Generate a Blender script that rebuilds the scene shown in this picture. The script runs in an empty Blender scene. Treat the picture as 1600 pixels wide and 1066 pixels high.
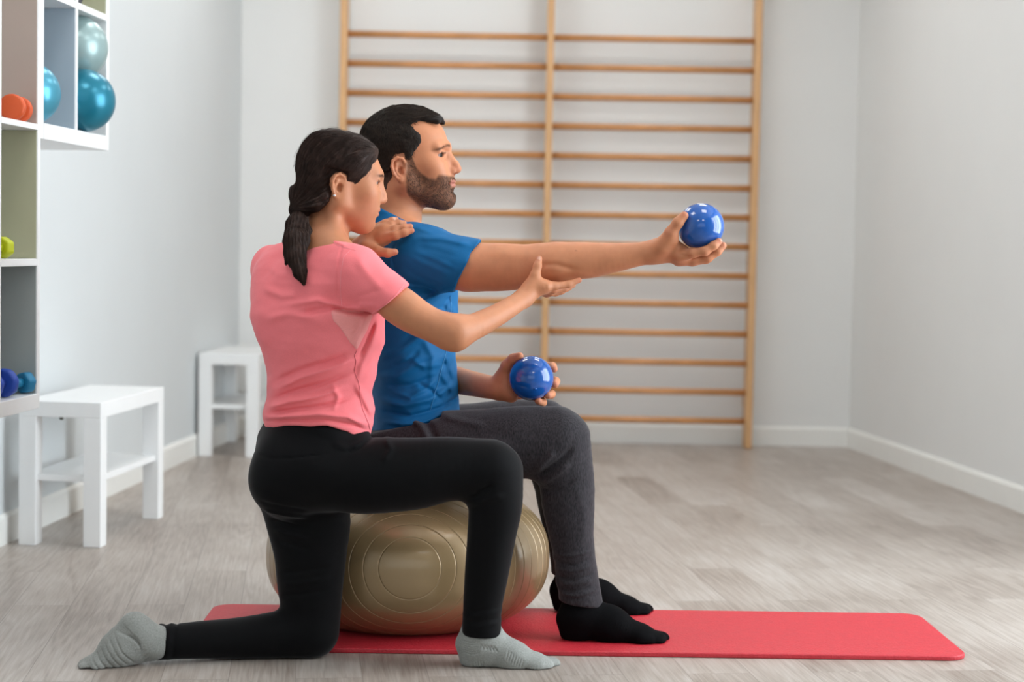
import bpy, bmesh, math, random
import numpy as np
from mathutils import Vector, Matrix

# ------------------------------------------------------------------ camera, world, light, exposure
scene = bpy.context.scene
COL = scene.collection
F_PX, ROLL, CAM_H = 2700.0, 0.0185, 0.95
PITCH = math.atan(148 / F_PX)
cam_data = bpy.data.cameras.new('camera')
cam = bpy.data.objects.new('camera', cam_data)
COL.objects.link(cam)
scene.camera = cam
cam_data.sensor_width = 36.0
cam_data.lens = F_PX / 1600 * 36.0
_f = Vector((0, math.cos(PITCH), -math.sin(PITCH)))
_u = Vector((0, math.sin(PITCH), math.cos(PITCH)))
_r = Vector((1, 0, 0))
_cr = _r * math.cos(ROLL) + _u * math.sin(ROLL)
_cu = -_r * math.sin(ROLL) + _u * math.cos(ROLL)
cam.matrix_world = Matrix(((_cr.x, _cu.x, -_f.x, 0), (_cr.y, _cu.y, -_f.y, 0), (_cr.z, _cu.z, -_f.z, CAM_H), (0, 0, 0, 1)))
cam_data.dof.use_dof = True
cam_data.dof.focus_distance = 4.05
cam_data.dof.aperture_fstop = 2.4
cam_data.dof.aperture_blades = 9
cam_data.clip_start = 0.05

scene.view_settings.view_transform = 'Standard'
scene.view_settings.look = 'None'
scene.view_settings.gamma = 1.0
scene.view_settings.exposure = 0.0
scene.view_settings.use_curve_mapping = False
try:
    scene.cycles.use_denoising = True
    scene.cycles.max_bounces = 8
    scene.cycles.diffuse_bounces = 5
except Exception:
    pass

world = bpy.data.worlds.new('daylight')
scene.world = world
world.use_nodes = True
wn = world.node_tree.nodes
wn['Background'].inputs['Color'].default_value = (0.80, 0.90, 1.0, 1)
wn['Background'].inputs['Strength'].default_value = 1.0

def area_light(name, loc, direction, sx, sy, power, color):
    l = bpy.data.lights.new(name, 'AREA')
    l.shape = 'RECTANGLE'; l.size = sx; l.size_y = sy
    l.energy = power; l.color = color
    o = bpy.data.objects.new(name, l)
    o.location = loc
    o.rotation_euler = Vector(direction).to_track_quat('-Z', 'Y').to_euler()
    COL.objects.link(o)
    return o

# room plan (metres): camera at the origin looking along +Y
def xr(y): return 1.655 - 0.123 * (y - 8.42)      # right wall line
def xl(y): return -1.333 + 0.0752 * (y - 8.42)    # left wall line
Y_FAR, Y_BACK, Z_CEIL = 8.42, -1.6, 2.85
WIN = (2.9, 5.1, 0.2, 2.6)                      # right wall window: y0, y1, z0, z1
FILL_WIN = (-1.7, 1.9, 0.7, 2.5)                      # unseen back wall window added for cool fill: x0, x1, z0, z1
_rw = math.atan(0.123)
_ym = (WIN[0] + WIN[1]) / 2
area_light('window_daylight', (xr(_ym) + 0.45, _ym - 0.15, (WIN[2] + WIN[3]) / 2), (-0.96, 0.24, -0.05), 2.4, 2.5, 172, (0.87, 0.945, 1.0))
area_light('back_fill_light', (0.1, Y_BACK - 0.16, 1.6), (0, 1, 0), 3.5, 1.75, 6, (0.86, 0.94, 1.0))  # weak fill light behind the added back window

# ------------------------------------------------------------------ projection helpers
def ray(px, py):
    u, v = px - 800.0, py - 533.0
    c, s = math.cos(ROLL), math.sin(ROLL)
    a = (u * c + v * s) / F_PX; b = (-u * s + v * c) / F_PX
    cp, sp = math.cos(PITCH), math.sin(PITCH)
    return (a, cp - b * sp, -sp - b * cp)
def at(px, py, Y):
    d = ray(px, py); k = Y / d[1]
    return np.array((d[0] * k, Y, CAM_H + d[2] * k))
def on_floor(px, py, z=0.0):
    d = ray(px, py); k = (z - CAM_H) / d[2]
    return np.array((d[0] * k, d[1] * k, z))

# ------------------------------------------------------------------ materials
def new_mat(name):
    m = bpy.data.materials.new(name); m.use_nodes = True
    nt = m.node_tree
    return m, nt, nt.nodes['Principled BSDF']
def mat(name, color, rough=0.5, metallic=0.0, var=0.04, scale=12.0, bump=0.0, bscale=60.0, coat=0.0, sheen=0.0, spec=None, stretch=None, dist=0.002):
    m, nt, b = new_mat(name)
    N, L = nt.nodes, nt.links
    tc = N.new('ShaderNodeTexCoord')
    src = tc.outputs['Object']
    if stretch:
        mp = N.new('ShaderNodeMapping'); mp.inputs['Scale'].default_value = stretch
        L.new(src, mp.inputs['Vector']); src = mp.outputs['Vector']
    n = N.new('ShaderNodeTexNoise'); n.inputs['Scale'].default_value = scale; n.inputs['Detail'].default_value = 4
    L.new(src, n.inputs['Vector'])
    r = N.new('ShaderNodeValToRGB')
    c = np.array(color)
    r.color_ramp.elements[0].color = (*np.clip(c * (1 - var), 0, 1), 1); r.color_ramp.elements[0].position = 0.3
    r.color_ramp.elements[1].color = (*np.clip(c * (1 + var), 0, 1), 1); r.color_ramp.elements[1].position = 0.7
    L.new(n.outputs['Fac'], r.inputs['Fac']); L.new(r.outputs['Color'], b.inputs['Base Color'])
    b.inputs['Roughness'].default_value = rough
    b.inputs['Metallic'].default_value = metallic
    b.inputs['Coat Weight'].default_value = coat
    b.inputs['Sheen Weight'].default_value = sheen
    b.inputs['Sheen Roughness'].default_value = 0.4
    if spec is not None: b.inputs['Specular IOR Level'].default_value = spec
    if bump > 0:
        n2 = N.new('ShaderNodeTexNoise'); n2.inputs['Scale'].default_value = bscale; n2.inputs['Detail'].default_value = 5
        L.new(src, n2.inputs['Vector'])
        bp = N.new('ShaderNodeBump'); bp.inputs['Strength'].default_value = bump; bp.inputs['Distance'].default_value = dist
        L.new(n2.outputs['Fac'], bp.inputs['Height']); L.new(bp.outputs['Normal'], b.inputs['Normal'])
    return m

M = {}
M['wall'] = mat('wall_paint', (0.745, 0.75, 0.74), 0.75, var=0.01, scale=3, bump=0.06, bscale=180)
M['wall_dimmed'] = mat('dimmed_wall_paint', (0.615, 0.645, 0.655), 0.75, var=0.01, scale=3, bump=0.06, bscale=180)  # wall paint darkened and cooled to offset strong window light on the left wall
M['wall_lightened'] = mat('lightened_wall_paint', (0.765, 0.77, 0.76), 0.75, var=0.01, scale=3, bump=0.06, bscale=180)  # wall paint slightly lightened to even out light on the far wall
M['ceiling'] = mat('ceiling_paint', (0.82, 0.82, 0.81), 0.8, var=0.01)
M['trim'] = mat('white_trim', (0.82, 0.82, 0.79), 0.45, var=0.01)
M['lacquer'] = mat('white_lacquer', (0.84, 0.85, 0.85), 0.32, var=0.01)
M['wood'] = mat('pine', (0.56, 0.265, 0.10), 0.42, var=0.16, scale=9, stretch=(1, 6, 6), coat=0.15)
M['wood_post'] = mat('pine_post', (0.62, 0.36, 0.165), 0.42, var=0.10, scale=9, stretch=(6, 6, 1), coat=0.15)
M['mat_red'] = mat('red_foam', (0.50, 0.016, 0.030), 0.52, var=0.06, scale=60, bump=0.55, bscale=190, spec=0.6, sheen=0.0, dist=0.003)
M['blue_ball'] = mat('blue_vinyl', (0.006, 0.085, 0.36), 0.13, var=0.03, coat=0.4)
M['teal_ball'] = mat('teal_pearl', (0.012, 0.19, 0.28), 0.28, 0.35, var=0.02)
M['aqua_ball'] = mat('aqua_pearl', (0.07, 0.33, 0.46), 0.28, 0.35, var=0.02)
M['grey_ball'] = mat('grey_green_pearl', (0.30, 0.42, 0.42), 0.30, 0.25, var=0.02)
M['orange'] = mat('orange_vinyl', (0.62, 0.09, 0.018), 0.5, var=0.03)
M['lime'] = mat('lime_vinyl', (0.50, 0.55, 0.01), 0.4, var=0.03)
M['blue_vinyl'] = mat('royal_blue_vinyl', (0.012, 0.06, 0.38), 0.5, var=0.03)
M['teal_vinyl'] = mat('teal_blue_vinyl', (0.008, 0.19, 0.36), 0.5, var=0.03)
M['dark'] = mat('dark_vinyl', (0.03, 0.03, 0.05), 0.5)
M['metal'] = mat('screw_metal', (0.12, 0.12, 0.10), 0.4, 0.8)

def floor_material():
    m, nt, b = new_mat('oak_planks')
    N, L = nt.nodes, nt.links
    tc = N.new('ShaderNodeTexCoord')
    rot = N.new('ShaderNodeMapping'); rot.inputs['Rotation'].default_value = (0, 0, -(math.pi / 2 + math.atan(0.123)))
    L.new(tc.outputs['Object'], rot.inputs['Vector'])
    br = N.new('ShaderNodeTexBrick')
    br.offset = 0.37; br.offset_frequency = 2; br.squash = 1
    br.inputs['Scale'].default_value = 1.0
    br.inputs['Brick Width'].default_value = 1.25
    br.inputs['Row Height'].default_value = 0.145
    br.inputs['Mortar Size'].default_value = 0.0009
    br.inputs['Mortar Smooth'].default_value = 0.3
    br.inputs['Color1'].default_value = (0, 0, 0, 1); br.inputs['Color2'].default_value = (1, 1, 1, 1)
    br.inputs['Mortar'].default_value = (0.5, 0.5, 0.5, 1)
    L.new(rot.outputs['Vector'], br.inputs['Vector'])
    # per-plank offset of the grain
    sep = N.new('ShaderNodeSeparateColor'); L.new(br.outputs['Color'], sep.inputs['Color'])
    mul = N.new('ShaderNodeMath'); mul.operation = 'MULTIPLY'; mul.inputs[1].default_value = 37.0
    L.new(sep.outputs['Red'], mul.inputs[0])
    cmb = N.new('ShaderNodeCombineXYZ'); L.new(mul.outputs[0], cmb.inputs['X']); L.new(mul.outputs[0], cmb.inputs['Y'])
    add = N.new('ShaderNodeVectorMath'); add.operation = 'ADD'
    L.new(rot.outputs['Vector'], add.inputs[0]); L.new(cmb.outputs[0], add.inputs[1])
    sc = N.new('ShaderNodeMapping'); sc.inputs['Scale'].default_value = (0.55, 8.0, 1.0)
    L.new(add.outputs[0], sc.inputs['Vector'])
    # contour-like cathedral grain: sine of a distorted noise
    n1 = N.new('ShaderNodeTexNoise'); n1.inputs['Scale'].default_value = 1.0; n1.inputs['Detail'].default_value = 3; n1.inputs['Distortion'].default_value = 0.7
    L.new(sc.outputs[0], n1.inputs['Vector'])
    mm = N.new('ShaderNodeMath'); mm.operation = 'MULTIPLY'; mm.inputs[1].default_value = 75.0
    L.new(n1.outputs['Fac'], mm.inputs[0])
    sn = N.new('ShaderNodeMath'); sn.operation = 'SINE'; L.new(mm.outputs[0], sn.inputs[0])
    n2 = N.new('ShaderNodeTexNoise'); n2.inputs['Scale'].default_value = 14; n2.inputs['Detail'].default_value = 6
    sc2 = N.new('ShaderNodeMapping'); sc2.inputs['Scale'].default_value = (0.6, 9, 1)
    L.new(add.outputs[0], sc2.inputs['Vector']); L.new(sc2.outputs[0], n2.inputs['Vector'])
    n3 = N.new('ShaderNodeTexNoise'); n3.inputs['Scale'].default_value = 1.6; n3.inputs['Detail'].default_value = 3
    L.new(add.outputs[0], n3.inputs['Vector'])
    def madd(a, k, c):
        x = N.new('ShaderNodeMath'); x.operation = 'MULTIPLY_ADD'; x.inputs[1].default_value = k
        L.new(a, x.inputs[0])
        if isinstance(c, (int, float)): x.inputs[2].default_value = c
        else: L.new(c, x.inputs[2])
        return x.outputs[0]
    n4 = N.new('ShaderNodeTexNoise'); n4.inputs['Scale'].default_value = 14; n4.inputs['Detail'].default_value = 4
    sc4 = N.new('ShaderNodeMapping'); sc4.inputs['Scale'].default_value = (0.35, 30, 1)
    L.new(add.outputs[0], sc4.inputs['Vector']); L.new(sc4.outputs[0], n4.inputs['Vector'])
    t = madd(sn.outputs[0], 0.05, -0.13)
    t = madd(n4.outputs['Fac'], 0.26, t)
    t = madd(n2.outputs['Fac'], 0.42, t)
    t = madd(n3.outputs['Fac'], 0.60, t)
    t = madd(sep.outputs['Red'], 0.16, t)
    rp = N.new('ShaderNodeValToRGB')
    e = rp.color_ramp.elements
    e[0].position = 0.32; e[0].color = (0.20, 0.155, 0.125, 1)
    e[1].position = 0.90; e[1].color = (0.53, 0.49, 0.455, 1)
    x = e.new(0.6); x.color = (0.37, 0.32, 0.28, 1)
    L.new(t, rp.inputs['Fac'])
    mx = N.new('ShaderNodeMix'); mx.data_type = 'RGBA'
    L.new(br.outputs['Fac'], mx.inputs[0]); L.new(rp.outputs['Color'], mx.inputs[6]); mx.inputs[7].default_value = (0.20, 0.165, 0.14, 1)
    L.new(mx.outputs[2], b.inputs['Base Color'])
    b.inputs['Roughness'].default_value = 0.36
    bp = N.new('ShaderNodeBump'); bp.inputs['Strength'].default_value = 0.12; bp.inputs['Distance'].default_value = 0.002
    L.new(n2.outputs['Fac'], bp.inputs['Height']); L.new(bp.outputs['Normal'], b.inputs['Normal'])
    return m
M['floor'] = floor_material()

# ------------------------------------------------------------------ mesh helpers
def tag(o, label=None, cat=None, group=None, kind=None):
    if label: o['label'] = label
    if cat: o['category'] = cat
    if group: o['group'] = group
    if kind: o['kind'] = kind
    return o
def link(name, me, m, parent=None, smooth=False):
    o = bpy.data.objects.new(name, me)
    COL.objects.link(o)
    if m is not None and not me.materials: me.materials.append(m)
    if parent is not None: o.parent = parent
    if smooth:
        me.polygons.foreach_set('use_smooth', np.ones(len(me.polygons), bool))
    return o
def empty(name, loc, rz=0.0):
    o = bpy.data.objects.new(name, None); o.location = loc; o.rotation_euler = (0, 0, rz)
    COL.objects.link(o); return o
def bm_obj(name, bm, m, parent=None, smooth=False, bevel=0.0, seg=2):
    if bevel > 0:
        bmesh.ops.bevel(bm, geom=list(bm.edges), offset=bevel, segments=seg, affect='EDGES', profile=0.5, clamp_overlap=True)
    bmesh.ops.recalc_face_normals(bm, faces=bm.faces)
    me = bpy.data.meshes.new(name); bm.to_mesh(me); bm.free()
    return link(name, me, m, parent, smooth)
def add_box(bm, lo, hi):
    lo = Vector(lo); hi = Vector(hi)
    r = bmesh.ops.create_cube(bm, size=1.0)
    c = (lo + hi) / 2; s = hi - lo
    for v in r['verts']:
        v.co = Vector((v.co.x * s.x + c.x, v.co.y * s.y + c.y, v.co.z * s.z + c.z))
    return r['verts']
def box(name, lo, hi, m, parent=None, bevel=0.0):
    bm = bmesh.new(); add_box(bm, lo, hi)
    return bm_obj(name, bm, m, parent, bevel=bevel)
def prism(name, pts, z0, z1, m, parent=None, kind=None, bevel=0):
    bm = bmesh.new()
    vb = [bm.verts.new((p[0], p[1], z0)) for p in pts]
    vt = [bm.verts.new((p[0], p[1], z1)) for p in pts]
    bm.faces.new(vb); bm.faces.new(vt)
    n = len(pts)
    for i in range(n): bm.faces.new((vb[i], vb[(i + 1) % n], vt[(i + 1) % n], vt[i]))
    o = bm_obj(name, bm, m, parent, bevel=bevel)
    if kind: o['kind'] = kind
    return o
def revolve(profile, n=32, axis='Z'):
    # profile: list of (r, h)
    bm = bmesh.new(); rings = []
    for r, h in profile:
        ring = []
        if r < 1e-6:
            ring = [bm.verts.new((0, 0, h))]
        else:
            for i in range(n):
                a = 2 * math.pi * i / n
                ring.append(bm.verts.new((r * math.cos(a), r * math.sin(a), h)))
        rings.append(ring)
    for a, b in zip(rings[:-1], rings[1:]):
        if len(a) == 1 and len(b) == 1: continue
        for i in range(n):
            j = (i + 1) % n
            if len(a) == 1: bm.faces.new((a[0], b[i], b[j]))
            elif len(b) == 1: bm.faces.new((a[i], a[j], b[0]))
            else: bm.faces.new((a[i], a[j], b[j], b[i]))
    return bm
# ------------------------------------------------------------------ room shell
T = 0.14
floor = prism('floor', [(xl(Y_BACK) - T, Y_BACK - T), (xr(Y_BACK) + T, Y_BACK - T), (xr(Y_FAR) + T, Y_FAR + T), (xl(Y_FAR) - T, Y_FAR + T)], -0.1, 0.0, M['floor'], kind='structure')
prism('ceiling', [(xl(Y_BACK) - T, Y_BACK - T), (xr(Y_BACK) + T, Y_BACK - T), (xr(Y_FAR) + T, Y_FAR + T), (xl(Y_FAR) - T, Y_FAR + T)], Z_CEIL, Z_CEIL + 0.1, M['ceiling'], kind='structure')
prism('wall_far', [(xl(Y_FAR) - T, Y_FAR), (xr(Y_FAR) + T, Y_FAR), (xr(Y_FAR) + T, Y_FAR + T), (xl(Y_FAR) - T, Y_FAR + T)], 0, Z_CEIL, M['wall_lightened'], kind='structure')
prism('wall_left', [(xl(Y_BACK), Y_BACK), (xl(Y_FAR), Y_FAR), (xl(Y_FAR) - T, Y_FAR), (xl(Y_BACK) - T, Y_BACK)], 0, Z_CEIL, M['wall_dimmed'], kind='structure')

def wall_with_hole(name, p0, p1, off, h0, h1, z0, z1):
    """wall between plan points p0 and p1, thickness vector off, opening from h0 to h1 (0..1 along) and z0..z1"""
    bm = bmesh.new()
    p0 = Vector(p0); p1 = Vector(p1); off = Vector(off)
    def blk(a, b, za, zb):
        q = [p0.lerp(p1, a), p0.lerp(p1, b)]
        pts = [q[0], q[1], q[1] + off, q[0] + off]
        vb = [bm.verts.new((p.x, p.y, za)) for p in pts]; vt = [bm.verts.new((p.x, p.y, zb)) for p in pts]
        bm.faces.new(vb); bm.faces.new(vt)
        for i in range(4): bm.faces.new((vb[i], vb[(i + 1) % 4], vt[(i + 1) % 4], vt[i]))
    blk(0, h0, 0, Z_CEIL); blk(h1, 1, 0, Z_CEIL); blk(h0, h1, 0, z0); blk(h0, h1, z1, Z_CEIL)
    o = bm_obj(name, bm, M['wall']); o['kind'] = 'structure'
    return o
LR = Y_FAR - Y_BACK
wall_with_hole('wall_right', (xr(Y_BACK), Y_BACK), (xr(Y_FAR), Y_FAR), (T, 0), (WIN[0] - Y_BACK) / LR, (WIN[1] - Y_BACK) / LR, WIN[2], WIN[3])
WB = xr(Y_BACK) - xl(Y_BACK)
wall_with_hole('wall_back', (xl(Y_BACK), Y_BACK), (xr(Y_BACK), Y_BACK), (0, -T), (FILL_WIN[0] - xl(Y_BACK)) / WB, (FILL_WIN[1] - xl(Y_BACK)) / WB, FILL_WIN[2], FILL_WIN[3])

def window(name, p0, p1, z0, z1, n):
    w = empty(name, (0, 0, 0)); w['kind'] = 'structure'
    p0 = Vector(p0); p1 = Vector(p1)
    d = (p1 - p0).normalized(); nrm = Vector((-d.y, d.x))
    L = (p1 - p0).length
    ang = math.atan2(d.y, d.x)
    bm = bmesh.new()
    def bar(a, b, za, zb):
        add_box(bm, (a, -0.03, za), (b, 0.03, zb))
    bar(0, L, z0, z0 + 0.05); bar(0, L, z1 - 0.05, z1)
    for i in range(n + 1):
        x = (L - 0.05) * i / n
        bar(x, x + 0.05, z0 + 0.05, z1 - 0.05)
    fr = bm_obj('window_frame', bm, M['trim'], w)
    w.location = (p0.x, p0.y, 0); w.rotation_euler = (0, 0, ang)
    return w
window('window_1', (xr(WIN[0]) + 0.07, WIN[0]), (xr(WIN[1]) + 0.07, WIN[1]), WIN[2], WIN[3], 4)
window('added_fill_window', (FILL_WIN[0], Y_BACK - 0.07), (FILL_WIN[1], Y_BACK - 0.07), FILL_WIN[2], FILL_WIN[3], 3)  # unseen window added behind the camera for fill

BH, BT = 0.095, 0.014
def baseboard(name, p0, p1, n):
    p0 = Vector(p0); p1 = Vector(p1); n = Vector(n)
    bm = bmesh.new()
    prof = [(0, 0), (BT, 0), (BT, BH - 0.012), (BT * 0.45, BH), (0, BH)]
    rings = []
    for p in (p0, p1):
        rings.append([bm.verts.new((p.x + n.x * a, p.y + n.y * a, z)) for a, z in prof])
    k = len(prof)
    for i in range(k): bm.faces.new((rings[0][i], rings[0][(i + 1) % k], rings[1][(i + 1) % k], rings[1][i]))
    bm.faces.new(rings[0]); bm.faces.new(rings[1])
    o = bm_obj(name, bm, M['trim']); o['kind'] = 'structure'
baseboard('baseboard_far', (xl(Y_FAR), Y_FAR), (xr(Y_FAR), Y_FAR), (0, -1))
baseboard('baseboard_left', (xl(Y_BACK), Y_BACK), (xl(Y_FAR), Y_FAR), (1, 0))
baseboard('baseboard_right', (xr(Y_BACK), Y_BACK), (xr(Y_FAR), Y_FAR), (-1, 0))

# ceiling lamps (square panels; the two far rows are added to brighten the far wall)
def emit_mat(name, c, s):
    m, nt, b = new_mat(name)
    b.inputs['Emission Color'].default_value = (*c, 1); b.inputs['Emission Strength'].default_value = s
    return m
M['lamp'] = emit_mat('lamp_diffuser', (1.0, 0.985, 0.96), 9.5)
rows = ((0.9, 'nearest the back wall'), (3.7, 'above the red mat'), (5.6, 'added to brighten the far wall, second from the wooden wall bars'), (7.2, 'added to brighten the far wall, nearest the wooden wall bars'))
for y, w in rows:
    for x, sd in ((-0.75, 'left'), (0.75, 'right')):
        t = tag(empty('ceiling_lamp', (x, y, Z_CEIL)), 'square ceiling panel lamp ' + w + ', ' + sd + ' of the two', 'ceiling light', 'square panel lamps on the ceiling')
        box('frame', (-0.31, -0.31, -0.03), (0.31, 0.31, 0.0), M['trim'], t)
        box('diffuser', (-0.28, -0.28, -0.035), (0.28, 0.28, -0.0305), M['lamp'], t)

# ------------------------------------------------------------------ wall bars
YB = 8.30
wb = tag(empty('wall_bars', (0.0, YB, 0)), 'tall double-width set of wooden wall bars fixed to the far white wall', 'wall bars')
PXS = [at(538, 100, YB)[0], at(855.5, 300, YB)[0], at(1176, 350, YB)[0]]
ztop = 2.42
for x in PXS:
    bm = bmesh.new()
    add_box(bm, (x - 0.017, -0.055, 0.0), (x + 0.017, 0.06, ztop))
    bm_obj('post', bm, M['wood_post'], wb, bevel=0.006)
    for zz in (0.22, 2.2):
        box('wall_bracket', (x - 0.012, 0.06, zz - 0.03), (x + 0.012, Y_FAR - YB - 0.001, zz + 0.03), M['wood_post'], wb)
zr_t = at(1176, 64.6, YB)[2]; zr_b = at(1165, 658.9, YB)[2]
for s in range(2):
    a, b = PXS[s], PXS[s + 1]
    for i in range(14):
        z = zr_b + (zr_t - zr_b) * i / 13
        bm = bmesh.new()
        rot = Matrix.Rotation(math.pi / 2, 4, 'Y')
        r = bmesh.ops.create_cone(bm, cap_ends=True, segments=20, radius1=0.016, radius2=0.016, depth=(b - a) - 0.034, matrix=Matrix.Translation(((a + b) / 2, -0.005, z)) @ rot)
        for v in r['verts']:
            v.co.y = -0.005 + (v.co.y + 0.005) * 1.1
        o = bm_obj('rung', bm, M['wood'], wb)
        for p in o.data.polygons: p.use_smooth = len(p.vertices) == 4

# ------------------------------------------------------------------ benches
def bench(name, x, y, rz, w, l, h, label, shelf_z):
    t = tag(empty(name, (x, y, 0), rz), label, 'bench')
    s = 0.055
    box('bench_top', (0, 0, h - 0.048), (w, l, h), M['lacquer'], t, bevel=0.002)
    for (a, b) in ((0, 0), (w - s, 0), (0, l - s), (w - s, l - s)):
        box('leg', (a, b, 0), (a + s, b + s, h - 0.048), M['lacquer'], t, bevel=0.002)
    box('shelf', (0.012, s * 0.3, shelf_z), (w - 0.012, l - s * 0.3, shelf_z + 0.018), M['lacquer'], t, bevel=0.001)
    return t
BA = -math.atan(0.0752) - 0.035
b1 = on_floor(160, 854)
bn = bench('bench', b1[0] - 0.26, b1[1] + 0.0, BA, 0.262, 0.62, 0.448, 'low white bench with lower shelf standing below the wall shelving', 0.20)
sc_ = bmesh.new(); bmesh.ops.create_uvsphere(sc_, u_segments=12, v_segments=8, radius=0.007, matrix=Matrix.Translation((0.125, 0.03, 0.395)))
bm_obj('screw', sc_, M['metal'], bn, True)
b2 = on_floor(309.5, 713)
bench('bench', b2[0], b2[1], -0.03, 0.265, 0.62, 0.455, 'white bench with lower shelf standing in the far left corner', 0.21)

# ------------------------------------------------------------------ wall shelving
ANG = math.radians(4.5)
sx0, sy0 = -1.235, 4.515
def shelf_local(o):
    o.location = (sx0, sy0, 0); o.rotation_euler = (0, 0, -ANG)
SD = 0.345
def zpx(px, py, t):
    """height of pixel row py seen on the front plane, t metres along the shelving"""
    Y = sy0 + t * math.cos(ANG)
    return at(px, py, Y)[2]
zA_bot0, zA_bot1 = zpx(56, 638, -0.02), zpx(56, 615, -0.02)
zA1b, zA1t = zpx(53, 415.5, -0.03), zpx(53, 404.5, -0.03)
zA2b, zA2t = zpx(54, 203, -0.03), zpx(54, 193.5, -0.03)
zB0, zB1 = zpx(163, 235.5, 0.56), zpx(160, 213, 0.56)
zBt0, zBt1 = zpx(160, 34, 0.56), zpx(160, 24, 0.56)
M['side_a'] = mat('taupe_bounce_tint', (0.46, 0.375, 0.325), 0.5, var=0.02)  # bounced colour and shade inside the white shelving, put into these panel colours
M['side_b'] = mat('olive_bounce_tint', (0.46, 0.46, 0.31), 0.5, var=0.02)
M['side_c'] = mat('slate_shade_tint', (0.36, 0.40, 0.385), 0.5, var=0.02)
M['side_d'] = mat('grey_blue_shade_tint', (0.40, 0.48, 0.55), 0.5, var=0.02)
uA = tag(empty('wall_shelf', (0, 0, 0)), 'tall open white cube shelving hung at the left edge, holding dumbbells', 'shelf', 'white wall shelving'); shelf_local(uA)
uB = tag(empty('wall_shelf', (0, 0, 0)), 'smaller white open shelving hung higher, holding three pearly exercise balls', 'shelf', 'white wall shelving'); shelf_local(uB)
ZT = 2.05
def sbox(name, parent, x0, x1, y0, y1, z0, z1, m=None, bevel=0.0015):
    return box(name, (x0, y0, z0), (x1, y1, z1), m or M['lacquer'], parent, bevel=bevel)
# unit A: local x into the wall is negative, y along the wall
wA = 0.255; st = 0.02
sbox('side_panel', uA, -SD, 0, -0.021, -0.001, zA_bot0, ZT)
sbox('side_panel', uA, -SD, 0, -0.018 - wA - 0.02, -0.018 - wA, zA_bot0, ZT)
sbox('side_panel', uA, -SD, 0, -0.018 - 2 * wA - 0.06, -0.018 - 2 * wA - 0.04, zA_bot0, ZT)
sbox('bottom_board', uA, -SD, 0.003, -0.018 - 2 * wA - 0.04, -0.021, zA_bot0, zA_bot1)
sbox('top_board', uA, -SD, 0, -0.018 - 2 * wA - 0.04, -0.021, ZT - 0.04, ZT)
sbox('back_panel', uA, -SD - 0.006, -SD, -0.018 - 2 * wA - 0.06, -0.001, zA_bot0, ZT)
for k in range(2):
    y1 = -0.021 - k * (wA + 0.02); y0 = -0.018 - (k + 1) * wA - k * 0.02
    for (a, b) in ((zA1b, zA1t), (zA2b, zA2t)):
        sbox('shelf_board', uA, -SD + 0.001, 0, y0, y1, a, b)
for (a, b, mm) in ((zA_bot1, zA1b, 'side_c'), (zA1t, zA2b, 'side_b'), (zA2t, ZT - 0.04, 'side_a')):
    sbox('shade_tint_panel', uA, -SD + 0.002, -0.004, -0.0225, -0.021, a + 0.001, b - 0.001, M[mm], 0)  # thin added sheet carrying the painted bounce and shade
# unit B
wB = 0.252
ys = [0.0, 0.022, 0.022 + wB, 0.022 + wB + 0.017, 0.022 + 2 * wB + 0.017, 0.022 + 2 * wB + 0.041]
for i in (0, 2, 4):
    sbox('side_panel', uB, -SD, 0, ys[i], ys[i + 1], zB0 + (0.001 if i == 2 else 0), ZT)
sbox('bottom_board', uB, -SD, 0.002, ys[1], ys[4], zB0, zB1)
for k in (1, 3):
    sbox('shelf_board', uB, -SD + 0.001, 0, ys[k], ys[k + 1], zBt0, zBt1)
sbox('top_board', uB, -SD, 0, ys[1], ys[4], ZT - 0.04, ZT)
sbox('back_panel', uB, -SD - 0.006, -SD, ys[0], ys[5], zB0, ZT)
sbox('shade_tint_panel', uB, -SD + 0.002, -0.004, ys[2] - 0.0015, ys[2], zB1 + 0.001, zBt0 - 0.001, M['side_d'], 0)  # added sheets with painted shade, as in unit A
sbox('shade_tint_panel', uB, -SD + 0.002, -0.004, ys[4] - 0.0015, ys[4], zBt1 + 0.001, ZT - 0.041, M['side_b'], 0)

def sphere_obj(name, c, r, m, label, cat, group=None, valve=None):
    t = tag(empty(name, (c[0], c[1], c[2] - r)), label, cat, group)
    bm = bmesh.new(); bmesh.ops.create_icosphere(bm, subdivisions=5, radius=r, matrix=Matrix.Translation((0, 0, r)))
    bm_obj('ball_skin', bm, m, t, True)
    v = Vector(valve or (-0.6, 0.6, -0.3)).normalized()
    bm = bmesh.new()
    q = v.to_track_quat('Z', 'Y').to_matrix().to_4x4()
    bmesh.ops.create_cone(bm, cap_ends=True, segments=16, radius1=r * 0.07, radius2=r * 0.06, depth=0.003, matrix=Matrix.Translation(v * (r - 0.0005) + Vector((0, 0, r))) @ q)
    bm_obj('valve_plug', bm, m, t, True)
    return t
def shelf_pt(xloc, yloc, z):
    c, s = math.cos(-ANG), math.sin(-ANG)
    return (sx0 + c * xloc - s * yloc, sy0 + s * xloc + c * yloc, z)
zb = zB1
gb = at(118, 74, 4.965); tb = at(131, 162, 4.89); ab = at(43, 143, 4.62)
sphere_obj('exercise_ball', (tb[0], tb[1], zb + 0.0885), 0.088, M['teal_ball'], 'deep teal pearly ball on the bottom board of the high shelf', 'ball', 'balls on the wall shelving')
sphere_obj('exercise_ball', tuple(gb), 0.0915, M['grey_ball'], 'grey-green pearly ball resting on top of the deep teal one', 'ball', 'balls on the wall shelving')
sphere_obj('exercise_ball', (ab[0] + 0.003, ab[1], zb + 0.0835), 0.083, M['aqua_ball'], 'light aqua ball half hidden behind the shelf divider', 'ball', 'balls on the wall shelving')

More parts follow.
